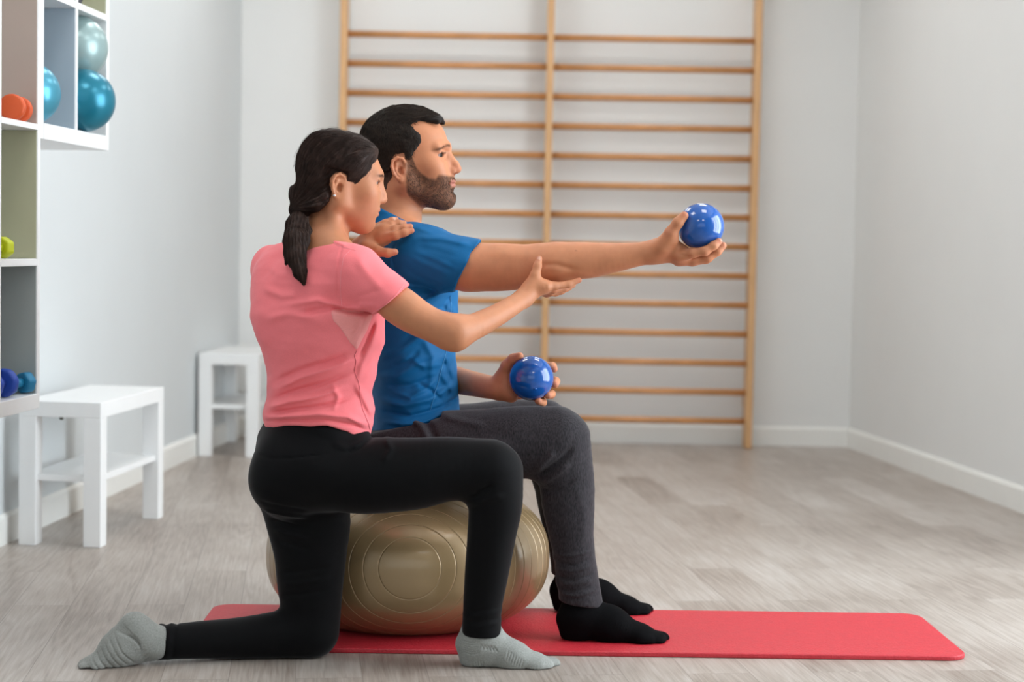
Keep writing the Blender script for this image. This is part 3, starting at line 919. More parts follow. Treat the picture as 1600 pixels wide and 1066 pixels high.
M['pink_stitch'] = mat('pale_pink_thread', (0.90, 0.36, 0.38), 0.7)
M['leggings'] = knit('black_leggings', (0.0028, 0.0028, 0.0034), 500, 0.1, rough=0.7, sheen=0.10)
M['leggings'].node_tree.nodes['Principled BSDF'].inputs['Specular IOR Level'].default_value = 0.10
M['trousers'] = knit('charcoal_marl_jersey', (0.030, 0.027, 0.031), 330, 0.25, sheen=0.15, melange=0.45, stretch=(1, 1, .3))
M['sock_black'] = knit('black_sock', (0.003, 0.003, 0.0035), 300, 0.25, sheen=0.0)
M['sock_black'].node_tree.nodes['Principled BSDF'].inputs['Specular IOR Level'].default_value = 0.06
def sock_grey():
    m = knit('grey_sock', (0.27, 0.28, 0.262), 300, 0.3, melange=0.15)
    nt = m.node_tree; b = nt.nodes['Principled BSDF']; N, L = nt.nodes, nt.links
    return m
M['sock_grey'] = sock_grey()
M['stud'] = mat('crystal_stud', (0.9, 0.9, 0.92), 0.08, 0.6)
M['hair_tie'] = mat('black_hair_tie', (0.008, 0.008, 0.01), 0.7)

def eye_obj(parent, H, side, origin, iris=(0.05, 0.028, 0.015), gaze=(1, 0, 0)):
    n, k = 48, 24
    r = .0113 * H.s
    V = []; Fq = []
    g = np.array(gaze, float); g /= np.linalg.norm(g)
    a = np.cross(g, (0, 0, 1)); a /= np.linalg.norm(a); b_ = np.cross(g, a)
    cols = []
    for i in range(k + 1):
        th = math.pi * i / k
        for j in range(n):
            ph = 2 * math.pi * j / n
            d = g * math.cos(th) + (a * math.cos(ph) + b_ * math.sin(ph)) * math.sin(th)
            V.append(H.w(np.array((.0870, side * .0330, .0395))) + H.R @ d * r)
            cols.append((0.004, 0.003, 0.003) if th < .20 else iris if th < .50 else (0.02, 0.012, 0.01) if th < .57 else (0.34, 0.30, 0.29))
    for i in range(k):
        for j in range(n): Fq.append((i * n + j, i * n + (j + 1) % n, (i + 1) * n + (j + 1) % n, (i + 1) * n + j))
    return mesh_np('eye', np.array(V), np.array(Fq), M['eyeball'], parent, np.array(cols), origin)
M['eyeball'], _nt, _b = new_mat('eyeball')
_vc = _nt.nodes.new('ShaderNodeVertexColor'); _vc.layer_name = 'tint'
_nt.links.new(_vc.outputs['Color'], _b.inputs['Base Color']); _b.inputs['Roughness'].default_value = 0.35; _b.inputs['Specular IOR Level'].default_value = 0.10
# ------------------------------------------------------------------ the seated man
BALL_R = 0.054
def xz(pts, Y): return [(at(px, py, Y)[0], at(px, py, Y)[2]) for px, py in pts]

def make_man():
    base = on_floor(905, 1000, 0.0)
    org = np.array((at(630, 800, 4.27)[0], 4.27, mrt))
    man = tag(empty('person', tuple(org)), 'seated bearded person in blue t-shirt and charcoal trousers, right arm stretched out holding a ball', 'person')
    H = HeadFrame(633.5, 270, 4.27, rotz(-0.12) @ roty(-0.03))
    xs = seg_axis((-.42, -.36, .004), (-.36, -.12, .0017), (-.12, .30, .0034), (.30, .56, .0020))
    ys = seg_axis((3.90, 4.16, .0026), (4.16, 4.42, .0030), (4.42, 4.56, .006))
    zs = seg_axis((0.0, .48, .009), (.48, .68, .0024), (.68, .84, .0034), (.84, 1.06, .0022), (1.06, 1.34, .0017))
    f = Field(xs, ys, zs)
    g = f
    # neck first, then the head so its creases stay crisp
    build_head(f, H, True)
    for s in (-1, 1): build_ear(f, H, s, cx=.003, cz=.003, sc=.93, y0=.0765)
    nk = [(617, 300, 4.27, 38, .058), (620, 335, 4.27, 39, .060), (612, 372, 4.27, 39, .070)]
    limb(f, nk, .022)
    f.add(cone(at(614, 345, 4.27), at(640, 385, 4.18), .038, .05), .03)
    # hidden trunk and legs (under the clothes)
    limb(f, [(640, 420, 4.27, 56, .150), (646, 500, 4.27, 56, .13), (645, 600, 4.27, 58, .125), (632, 690, 4.27, 56, .150)], .03)
    limb(f, [(655, 398, 4.13, 30), (690, 410, 4.08, 28, .042)], .03)
    for Y0, Y1, Yf, dx, dy in ((4.17, 4.10, 4.10, 0, 0), (4.37, 4.42, 4.42, -18, -18)):
        limb(f, [(636, 712 + dy * .6, Y0, 38), (856 + dx, 694 + dy, Y1, 28)], .02)
        limb(f, [(860 + dx, 698 + dy, Y1, 26), (888 + dx * .6, 800 + dy, Y1, 22), (908 + dx * .4, 935 + dy, Yf, 18)], .02)
        limb(f, [(903 + dx * .9, 962 + (-42 if dx else 0), Yf, 14), (975 + dx * 1.2, 990 + (-44 if dx else 0), Yf, 6, .02)], .02)
    # right arm, stretched forward
    limb(f, [(684, 408, 4.08, 26, .040), (722, 416, 4.06, 38.5, .056), (760, 417.5, 4.055, 38, .056), (800, 417, 4.05, 36.5, .052), (835, 414, 4.045, 31, .047), (865, 411, 4.04, 28.5, .045)], .03)
    limb(f, [(845, 412, 4.04, 28, .044), (880, 409, 4.035, 30, .045), (920, 407, 4.03, 28, .042), (965, 402, 4.02, 22.5, .034), (1000, 397, 4.015, 18.5, .028), (1024, 394, 4.01, 17.5, .027)], .022)
    # hand under the raised ball
    limb(f, [(1020, 394, 4.01, 17.5, .026), (1042, 391, 4.01, 20, .028), (1064, 397, 4.015, 14.5, .034)], .012)
    f.add(cone(at(1032, 388, 3.995), at(1050, 374, 3.975), 12 * 4 / F_PX, 10.5 * 4 / F_PX), .02)
    finger(f, [(1036, 384, 3.98, 12), (1048, 364, 3.965, 9.6), (1059, 348, 3.958, 8.2), (1069, 337, 3.958, 7.0)], k0=.016)
    f.add(cone(at(1044, 374, 3.985), at(1064, 391, 4.0), .010, .010), .014)
    finger(f, [(1062, 400, 3.985, 9.5), (1082, 396, 3.970, 8.2), (1101, 393, 3.962, 7.4), (1115, 384, 3.962, 6.6), (1123, 377.5, 3.966, 5.8)])
    finger(f, [(1062, 405, 4.005, 10), (1084, 406, 3.998, 8.0), (1106, 403.5, 3.992, 7.4), (1121, 393, 3.990, 6.6), (1129.5, 384, 3.992, 5.8)])
    finger(f, [(1060, 407, 4.03, 9.5), (1082, 408, 4.03, 7.6), (1103, 405, 4.028, 7.0), (1117, 395, 4.026, 6.2), (1125, 385, 4.026, 5.6)])
    finger(f, [(1056, 405, 4.05, 8.5), (1074, 404, 4.056, 6.6), (1090, 398, 4.058, 6.2), (1102, 389, 4.058, 5.4)])
    # left arm: forearm comes forward over the far thigh
    limb(f, [(668, 430, 4.43, 34), (655, 500, 4.46, 30), (668, 580, 4.44, 27), (712, 594, 4.34, 21.5), (745, 601, 4.26, 19.5, .032), (770, 606, 4.21, 18, .026), (786, 607, 4.195, 17.5, .024)], .018)
    limb(f, [(782, 607, 4.20, 18, .022), (802, 603, 4.216, 23, .015), (826, 597, 4.222, 24, .013)], .014)
    f.add(cone(at(795, 590, 4.195), at(800, 620, 4.185), .018, .015), .02)
    finger(f, [(786, 588, 4.195, 12), (792, 572, 4.180, 9.5), (802, 561, 4.165, 8), (812, 557, 4.148, 6.6)], k0=.016)
    finger(f, [(832, 580, 4.222, 8.5), (852, 573, 4.212, 7.4), (863, 573, 4.188, 6.6), (866, 577, 4.165, 5.8)])
    finger(f, [(836, 592, 4.222, 8.8), (857, 592, 4.212, 7.6), (868, 596, 4.186, 6.8), (867, 601, 4.160, 6.0)])
    finger(f, [(834, 604, 4.218, 8.6), (852, 610, 4.205, 7.4), (861, 616, 4.175, 6.6), (856, 618, 4.142, 6.2)])
    finger(f, [(826, 614, 4.208, 8.0), (842, 623, 4.195, 6.8), (848, 629, 4.165, 6.2), (841, 627, 4.132, 5.8)])
    # anatomy: elbow crease, tendons
    f.fold(xz([(838, 421), (850, 414), (868, 413), (885, 418), (905, 421)], 4.0), -.0035, .006, 4.03)
    f.fold(xz([(760, 392), (800, 396), (838, 400)], 4.0), .003, .016, 4.03)
    f.fold(xz([(1058, 397), (1080, 403), (1100, 400)], 4.0), -.002, .003, 4.01)
    f.warp(lambda x, y, z: vnoise(x * 26, y * 26, z * 26) * .0009)
    hr, hg = np.array((.47, .215, .128)), None
    SK = np.array((.53, .215, .105)); RED = np.array((.50, .165, .10)); BEARD = np.array((.120, .062, .040))
    def colors(V):
        c = np.tile(SK, (len(V), 1)); p = H.loc(V)
        x, y, z = p.T; ay = np.abs(y)
        def blend(w, col):
            nonlocal c
            c = c * (1 - w[:, None]) + np.array(col) * w[:, None]
        head = (z > -.12) & (x > -.13) & (x < .16) & (ay < .12)
        nz = vnoise(V[:, 0] * 420, V[:, 1] * 420, V[:, 2] * 420) * .5 + vnoise(V[:, 0] * 150, V[:, 1] * 150, V[:, 2] * 150) * .5
        # blush on nose, ear, cheek
        blend(head * .45 * np.exp(-(((x - .125) / .02) ** 2 + (ay / .02) ** 2 + ((z - .008) / .016) ** 2)), RED)
        blend(head * .30 * np.exp(-(((x + .012) / .03) ** 2 + ((ay - .085) / .02) ** 2 + (z / .035) ** 2)), RED)
        # beard: outline in profile
        up = np.interp(x, [-.01, .010, .026, .040, .052, .070, .085, .092, .100, .112, .130], [.03, .055, .048, .010, -.005, -.016, -.018, -.008, -.008, -.0095, -.010])
        lo = np.interp(x, [.005, .02, .04, .065, .085, .13], [-.030, -.062, -.084, -.094, -.100, -.11])
        w = sstep(-.004, .006, up - z) * sstep(-.006, .006, z - lo) * sstep(.012, .020, x) * head
        w = w * (.80 + .18 * nz)
        w = w * (1 - .9 * np.exp(-((z + .0285) / .0105) ** 4) * (ay < .024) * (x > .098))
        blend(np.clip(w, 0, .92), BEARD)
        blend(head * .85 * np.exp(-((z + .0285) / .0095) ** 4) * sstep(.103, .108, x) * (ay < .0225), (.43, .165, .13))
        for px, py, Y, rr, wt in ((1069, 335, 3.95, .009, .5), (1124, 377, 3.96, .009, .6), (1130, 383, 3.99, .009, .6), (1070, 414, 4.0, .016, .35), (1104, 395, 3.96, .010, .4), (1044, 362, 3.95, .014, .3),
                                  (865, 576, 4.16, .010, .7), (867, 600, 4.15, .010, .7), (857, 618, 4.14, .010, .7), (842, 627, 4.13, .010, .7), (813, 556, 4.15, .010, .6)):
            blend(wt * np.exp(-((V - at(px, py, Y)) ** 2).sum(1) / rr ** 2), RED)
        for px, py, Y in ((1066.5, 333, 3.945), (1127, 374.5, 3.962)):
            blend(.7 * (((V - at(px, py, Y)) ** 2).sum(1) < .0048 ** 2), (.62, .36, .27))
        blend(.85 * np.exp(-(((V[:, 0] - at(900, 392, 4.0)[0]) ** 2 + (V[:, 2] - at(900, 392, 4.0)[2]) ** 2) / .0016 ** 2)) * (V[:, 1] < 4.03), (.10, .04, .025))
        # eyebrows and lashes
        wb = np.exp(-((z - .0635 + .40 * np.maximum(ay - .026, 0)) / .0038) ** 2) * sstep(.006, .012, ay) * sstep(.062, .050, ay) * (x > .06) * head
        blend(np.clip(wb * (.85 + .45 * nz), 0, .85), (.018, .010, .007))
        ex = np.exp(-((z - .0450) / .0022) ** 2) * (ay > .019) * (ay < .046) * (x > .085)
        blend(ex * .95 * head, (.03, .016, .012))
        # hair roots so the scalp does not glow
        spec = 1 - np.clip(w + np.clip(wb, 0, 1) + ex, 0, 1) * .9
        return np.concatenate([np.clip(c, 0.004, 1), spec[:, None]], 1)
    body = field_obj('body', f, M['skin'], man, org, colors, 2)
    for s in (-1, 1): eye_obj(man, H, s, org, (0.04, 0.022, 0.012), (1, -.38 if s < 0 else -.1, -.05))
    del f, g

    # ---- hair: skull surface raised by a thickness that fades at the hairline
    h = Field(seg_axis((-.43, -.15, .0017)), seg_axis((4.14, 4.40, .0022)), seg_axis((1.06, 1.36, .0017)))
    base_skull(h, H, None)
    h.add(H.cone((-.028, 0, -.02), (-.022, 0, -.06), .060, .062), .03)
    def thick(X, Yc, Z):
        p = H.loc(np.stack([X, Yc, Z], 1)); x, y, z = p.T; ay = np.abs(y)
        # front hairline x as a function of height
        xf = np.interp(z, [-.08, -.03, .0, .008, .023, .040, .055, .068, .082, .095, .108, .116, .121, .128, .137],
                          [-.03, -.035, -.036, .022, .025, .036, .043, .051, .053, .047, .036, .032, .045, .065, .100])
        side = sstep(.020, .045, ay)
        xtop = np.interp(z, [.09, .112, .125, .14], [.02, .075, .098, .12])
        xf = xf * side + xtop * (1 - side)
        d = xf - x
        # around the ear
        de = np.sqrt(((x - .003) / .9) ** 2 + ((z - .005) / 1.35) ** 2) - .024
        d = np.where((ay > .04) & (z < .05), np.minimum(d, np.where(x < .012, de, 9)), d)
        d = np.minimum(d, (z + .046 - .10 * np.maximum(-.02 - x, 0)) * 1.0)
        t = .004 + .005 * sstep(.03, .12, z) + .004 * sstep(.10, .15, z) * sstep(-.12, .06, x)
        t = t + .004 * sstep(.02, .09, z) * sstep(-.05, -.10, x)
        wf = .012 + .018 * sstep(.03, .07, z)
        t = t * sstep(-.001, 1, d / wf)
        return -(t - .0025 * sstep(.004, -.004, d) - .016 * sstep(-.010, -.035, d))
    h.warp(thick, band=.05)
    # swept quiff
    for i in range(13):
        y = -.036 + i * .006
        a = H.w((.040, y, .140 - abs(y) * .25)); b = H.w((.088 + .004 * math.sin(i * 2.1), y - .004, .132 - abs(y) * .30 + .003 * math.sin(i * 1.7)))
        h.add(cone(a, b, .011, .0060), .006)
    def rough(X, Yc, Z):
        p = H.loc(np.stack([X, Yc, Z], 1))
        n = vnoise(p[:, 0] * 70, p[:, 1] * 170, p[:, 2] * 110) * .0018 + vnoise(p[:, 0] * 210, p[:, 1] * 420, p[:, 2] * 260) * .0010
        return n * sstep(.0, .05, p[:, 2])
    h.warp(rough)
    def haircol(V):
        p = H.loc(V); x, y, z = p.T
        fade = sstep(.075, .0, z)[:, None] * .75 + sstep(.0, -.03, z)[:, None] * .25
        n = .5 + .5 * vnoise(V[:, 0] * 300, V[:, 1] * 300, V[:, 2] * 120)[:, None]
        return np.array((.014, .010, .008)) * (1 - fade) + np.array((.085, .048, .032)) * fade * (.6 + .6 * n) + .004
    hair = field_obj('hair', h, M['hair_cap'], man, org, haircol, 1)
    # short locks over it
    me = hair.data
    co = np.empty(len(me.vertices) * 3, np.float32); me.vertices.foreach_get('co', co); co = co.reshape(-1, 3) + org
    p = H.loc(co); rs = np.random.RandomState(3)
    outer = np.nonzero((np.sqrt((p[:, 0] / .1) ** 2 + (p[:, 1] / .075) ** 2 + ((p[:, 2] - .064) / .09) ** 2) > 1.05) & (p[:, 2] > .0) & (p[:, 0] < np.interp(p[:, 2], [0, .03, .06, .09, .11, .125, .16], [.014, .018, .036, .042, .03, .06, .085])))[0]
    S = co[rs.choice(outer, 6500)]
    def flow(P):
        q = H.loc(P); up = sstep(.10, .14, q[:, 2])[:, None]
        d = np.array((.35, -.10, -1.0)) * (1 - up) + np.array((1.0, -.25, .12)) * up
        back = sstep(.0, -.08, q[:, 0])[:, None]
        d = d * (1 - back * .7) + np.array((-.1, 0, -1.0)) * back * .7
        return d @ H.R.T
    strands('hair_locks', h, S, flow, 5, .0042, .00030, M['hair_m'], man, org, .0006, 4, .28, rise=.00045)
    del h
    # beard stubble as short hairs hugging the jaw
    b = Field(seg_axis((-.30, -.12, .002)), seg_axis((4.16, 4.38, .0025)), seg_axis((1.03, 1.18, .002)))
    build_head(b, H, True)
    V, _q = b.extract()
    p = H.loc(V); x, y, z = p.T; ay = np.abs(y)
    up = np.interp(x, [-.01, .010, .026, .040, .052, .070, .085, .092, .100, .112, .130], [.028, .050, .043, .006, -.008, -.020, -.022, -.012, -.010, -.0115, -.012])
    lo = np.interp(x, [.005, .02, .04, .065, .085, .13], [-.028, -.060, -.080, -.092, -.098, -.11])
    ok = (z < up) & (z > lo) & (x > .018) & ~((np.abs(z + .0285) < .0095) & (ay < .024) & (x > .098)) & (x < .135)
    ok &= np.linalg.norm(p - np.array((.12, 0, .0)), axis=1) > .012
    S = V[rs.choice(np.nonzero(ok)[0], 6500)]
    def bflow(P):
        q = H.loc(P); return np.tile(np.array((.5, 0, -1.0)), (len(P), 1)) @ H.R.T
    strands('beard', b, S, bflow, 3, .0014, .00015, M['hair_m'], man, org, .0006, 5, .45)
    del b

    # ---- t-shirt
    t = Field(seg_axis((-.44, .0, .0030)), seg_axis((3.96, 4.56, .0034)), seg_axis((.46, 1.12, .0030)))
    lv = [(632, 385, 4.27, 52, .150), (642, 425, 4.27, 69, .172), (644, 480, 4.27, 70.5, .168), (644, 540, 4.27, 68.5, .160), (646, 600, 4.27, 68, .158), (649, 650, 4.27, 69, .168), (640, 690, 4.27, 66, .175)]
    limb(t, lv, .03, cap=.6)
    for Y, s in ((4.10, 1), (4.44, -1)):
        t.add(cone(at(616, 362, 4.27), at(664, 396, Y), (.040, .05), (.056, .052)), .05)
    t.add(cone(at(606, 334, 4.27), at(622, 368, 4.27), (.064, .067), (.068, .078)), .02)
    t.add(cone(at(600, 440, 4.20), at(650, 405, 4.12), .07, .066), .05)          # shoulder blade
    # right sleeve
    limb(t, [(668, 400, 4.095, 43, .066), (700, 411, 4.075, 45, .070), (738, 417, 4.06, 43.5, .069), (790, 420, 4.05, 43.5, .069)], .03, clips=[plane(at(729.5, 418, 4.06), (.905, -.06, -.455))])
    # far sleeve
    limb(t, [(662, 405, 4.42, 40, .062), (660, 450, 4.45, 40, .058), (658, 490, 4.45, 38)], .03)
    t.clip(plane(at(658, 486, 4.45), (.1, 0.2, -1)), .003, ((-.44, 4.432, .5), (.1, 4.6, 1.0)))
    nc = cone(at(617, 300, 4.27), at(622, 372, 4.27), (.066, .066), (.070, .066))
    # neck opening: tilted, lower in front
    t.clip(plane(at(632, 343, 4.27), (.46, 0, 1.0)), .004, ((-.44, 4.16, .9), (-.0, 4.38, 1.12)))
    t.sub(cone(at(616, 300, 4.27), at(618, 350, 4.27), (.0605, .062), (.0625, .064)), .003)
    t.clip(plane(at(650, 668, 4.27), (.16, 0, -1.0)), .004)
    Yn = 4.09
    F = lambda pts, a, w, ym=4.30: t.fold(xz(pts, Yn), a * 1.7, w * .95, ym)
    F([(700, 452), (668, 470), (640, 492), (612, 512)], .005, .010)
    F([(704, 460), (690, 480), (660, 505), (625, 540)], -.004, .008)
    F([(702, 480), (709, 500), (704, 540)], .003, .007)
    F([(690, 476), (695, 500), (690, 530)], -.0025, .006)
    F([(706, 500), (700, 512), (704, 530)], -.0015, .005)
    F([(652, 372), (690, 372), (735, 382)], .0035, .008)
    F([(650, 385), (685, 392), (722, 404)], -.0010, .008)
    F([(640, 400), (680, 418), (706, 430)], .0018, .008)
    F([(636, 418), (662, 436), (690, 444)], -.0012, .007)
    F([(650, 394), (684, 405), (716, 420)], .0012, .006)
    F([(590, 560), (630, 545), (668, 520)], .004, .010)
    F([(588, 590), (620, 588), (655, 570), (700, 560)], .004, .010)
    F([(600, 604), (640, 604), (680, 590)], -.004, .007)
    F([(590, 628), (630, 634), (670, 626), (712, 606)], .006, .009)
    F([(592, 645), (640, 652), (690, 640), (714, 628)], -.005, .006)
    F([(700, 560), (690, 590), (706, 620)], .004, .007)
    F([(660, 530), (676, 560), (672, 600)], .003, .009)
    F([(600, 662), (650, 664), (700, 648)], .005, .006)
    F([(628, 352), (655, 356), (680, 366)], .002, .006)
    def noise(X, Yc, Z): return vnoise(X * 16 + Z * 9, Yc * 12, Z * 26 - X * 9) * .0036 + vnoise(X * 50, Yc * 36, Z * 62) * .0012
    t.warp(noise)
    # stitched side seam and hems
    F([(640, 560), (662, 575), (690, 572)], .003, .007)
    F([(610, 575), (636, 566), (655, 548)], -.003, .006)
    F([(650, 600), (672, 612), (690, 630)], -.0032, .005)
    F([(690, 560), (700, 600), (694, 640)], -.003, .006)
    F([(612, 615), (640, 622), (664, 610), (680, 596)], .003, .006)
    F([(665, 480), (676, 500), (668, 525)], .003, .006)
    field_obj('t_shirt', t, M['blue_tee'], man, org, None, 1)
    seam('side_seam', t, [(703, 462), (705, 480), (703, 505), (699, 540), (694, 560), (688, 585), (681, 610), (674, 632), (672, 640)], .0009, M['blue_seam'], man, org, 4.03, 4.3)
    seam('sleeve_stitching', t, [(742, 383), (733, 402), (721, 424), (706, 448)], .0006, M['blue_tee'], man, org, 3.93, 4.12)
    del t
    # ---- trousers
    q = Field(seg_axis((-.42, .26, .0040)), seg_axis((3.94, 4.62, .0044)), seg_axis((.05, .66, .0036)))
    q.add(cone(at(640, 668, 4.27), at(628, 702, 4.27), (.100, .165), (.105, .19)), .02)
    limb(q, [(612, 705, 4.17, 62, .10), (680, 703, 4.145, 60, .09), (760, 697, 4.12, 59, .080), (820, 691, 4.105, 57.5, .072), (870, 690, 4.10, 56.5, .066)], .03)
    limb(q, [(868, 692, 4.10, 57, .066), (884, 745, 4.10, 44.5, .060), (888, 785, 4.10, 42, .058), (893, 835, 4.10, 35.5, .050), (899, 875, 4.10, 31.5, .044), (904, 915, 4.10, 33, .046), (908, 945, 4.10, 35, .048)], .025)
    limb(q, [(625, 695, 4.36, 58, .095), (720, 688, 4.40, 56, .085), (800, 678, 4.42, 54, .070), (852, 676, 4.42, 52, .064)], .03)
    limb(q, [(852, 678, 4.42, 52, .062), (868, 740, 4.42, 40, .055), (876, 800, 4.42, 34, .05), (888, 870, 4.42, 29, .044), (893, 910, 4.42, 31, .044)], .025)
    q.clip(plane(at(907, 944, 4.10), (-.15, 0, -1.0)), .003, ((-.1, 3.9, 0), (.4, 4.27, .2)))
    q.clip(plane(at(893, 900, 4.42), (-.1, 0, -1.0)), .003, ((-.1, 4.27, 0), (.4, 4.7, .2)))
    q.clip(plane(at(640, 655, 4.27), (-.25, 0, 1.0)), .01, ((-.45, 3.9, .3), (-.17, 4.7, .8)))
    Yq = 4.03
    Q = lambda pts, a, w, ym=4.25: q.fold(xz(pts, Yq), a * 1.4, w * .9, ym)
    Q([(842, 748), (858, 734), (880, 716), (896, 700)], -.007, .008)
    Q([(846, 760), (866, 744), (892, 726)], .005, .008)
    Q([(838, 738), (850, 722), (868, 704)], .005, .008)
    Q([(848, 770), (870, 768), (900, 752)], -.004, .007)
    Q([(632, 655), (655, 668), (668, 690), (664, 715)], .006, .009)
    Q([(650, 655), (672, 672), (686, 700)], -.005, .008)
    Q([(690, 654), (715, 660), (760, 668)], .003, .009)
    Q([(720, 700), (760, 690), (800, 700)], .003, .012)
    for i, (yy, s) in enumerate(((868, 1), (880, -1), (892, 1), (903, -1), (913, 1), (922, -1), (931, 1))):
        Q([(868 + i * 1.5, yy + 3), (895, yy + 4 + (i % 2) * 3), (926 + i * 2, yy - 3)], .0026 * s, .0036)
    Q([(871, 935), (905, 940), (940, 928)], -.002, .0025)
    Q([(862, 870), (866, 900), (872, 930)], .003, .005)
    Q([(900, 760), (915, 800), (912, 860)], .002, .012)
    q.warp(lambda X, Yc, Z: vnoise(X * 14, Yc * 14, Z * 10) * .0022 + vnoise(X * 55, Yc * 55, Z * 75) * .0007)
    field_obj('trousers', q, M['trousers'], man, org, None, 1)
    del q
    # ---- socks
    def sock(name, A, Y, zf, drop=0):
        """A(px,py) adds offsets; foot pointing along +X"""
        k = Field(seg_axis((A[0], A[1], .0026)), seg_axis((Y - .075, Y + .075, .0028)), seg_axis((mrt - .004, .24, .0026)))
        return k
    for nm, Y, dx, dyf, s in (('sock', 4.10, 0, 0, 1.0), ('sock', 4.42, -13, -45.5, 4.10 / 4.42)):
        def T(px, py, y=0.0):
            # place points of the near foot, carried to the other foot by depth
            return at(905 + dx + (px - 905) * s * (0.985 if dx else 1), 1006 + dyf + (py - 1006) * s, Y + y)
        x0 = T(860, 1000)[0]; x1 = T(1070, 1000)[0]
        k = Field(seg_axis((x0, x1, .0024)), seg_axis((Y - .08, Y + .08, .0028)), seg_axis((mrt - .006, .25, .0024)))
        r = lambda px: px * 4.10 / F_PX
        k.add(cone(T(906, 925), T(906, 958), (r(24), .032), (r(33), .040)), .02)
        k.add(cone(T(899, 968), T(902, 984), (r(30), .036), (r(29), .034)), .02)
        k.add(cone(T(910, 962), T(953, 977), (r(30), .038), (r(30), .040)), .025)
        k.add(cone(T(953, 980), T(1000, 993, .003), (r(27.5), .041), (r(18.5), .044)), .025)
        k.add(cone(T(1000, 995), T(1030, 1000, -.002), (r(16), .042), (r(11.5), .036)), .02)
        k.add(cone(T(1014, 999, .020), T(1037, 999.5, .016), (r(11), .017), (r(11), .0155)), .012)
        for j, (dx_, dy_) in enumerate(((1034, .0), (1030, -.014), (1024, -.026), (1016, -.036))):
            k.add(cone(T(dx_ - 16, 1001, dy_), T(dx_, 1002.5, dy_), (r(9), .010), (r(8.0), .0088)), .008)
        k.sub(ell(T(955, 1013, .028), (.030, .030, .008)), .012)
        k.clip(Prim(lambda x, y, z: mrt + .0005 - z, (-9,) * 3, (9,) * 3), .004)
        k.warp(lambda X, Yc, Z: vnoise(X * 40, Yc * 40, Z * 40) * .0009)
        for i in range(6):
            k.fold([(T(963 + i * 4.5, 962 + i * 2)[0], T(963 + i * 4.5, 962 + i * 2)[2]), (T(957 + i * 4.5, 978 + i * 2)[0], T(957 + i * 4.5, 978 + i * 2)[2])], .0011, .0011)
        field_obj(nm, k, M['sock_black'], man, org, None, 1)
        del k
    return man
make_man()

# balls the man holds
def hand_ball(c, label):
    t = tag(empty('toning_ball', (c[0], c[1], c[2] - BALL_R)), label, 'ball', 'blue balls held by the seated person')
    bm = bmesh.new(); bmesh.ops.create_icosphere(bm, subdivisions=5, radius=BALL_R, matrix=Matrix.Translation((0, 0, BALL_R)))
    bm_obj('ball_skin', bm, M['blue_ball'], t, True)
    bm = bmesh.new()
    v = Vector((.15, -.75, -.35)).normalized() if 'lap' in label else Vector((-.5, .7, .5)).normalized()
    bmesh.ops.create_cone(bm, cap_ends=True, segments=16, radius1=.0045, radius2=.0035, depth=.0014, matrix=Matrix.Translation(v * BALL_R + Vector((0, 0, BALL_R))) @ v.to_track_quat('Z', 'Y').to_matrix().to_4x4())
    bm_obj('valve_plug', bm, M['blue_ball'], t, True)
hand_ball(at(1095, 354, 4.0), 'glossy blue ball held up in the outstretched right hand')
hand_ball(at(830, 591, 4.15), 'glossy blue ball held in the left hand above the lap')
# ------------------------------------------------------------------ the big exercise ball under the man
M['gold_ball'], _nt, _b = new_mat('champagne_pearl_vinyl')
_b.inputs['Base Color'].default_value = (0.30, 0.205, 0.10, 1); _b.inputs['Coat Weight'].default_value = 0.5; _b.inputs['Coat Roughness'].default_value = 0.16; _b.inputs['Metallic'].default_value = 0.35
_b.inputs['Roughness'].default_value = 0.36
_n = _nt.nodes.new('ShaderNodeTexNoise'); _n.inputs['Scale'].default_value = 220
_tc = _nt.nodes.new('ShaderNodeTexCoord'); _nt.links.new(_tc.outputs['Object'], _n.inputs['Vector'])
_bp = _nt.nodes.new('ShaderNodeBump'); _bp.inputs['Strength'].default_value = 0.05; _bp.inputs['Distance'].default_value = 0.001
_nt.links.new(_n.outputs['Fac'], _bp.inputs['Height']); _nt.links.new(_bp.outputs['Normal'], _b.inputs['Normal'])
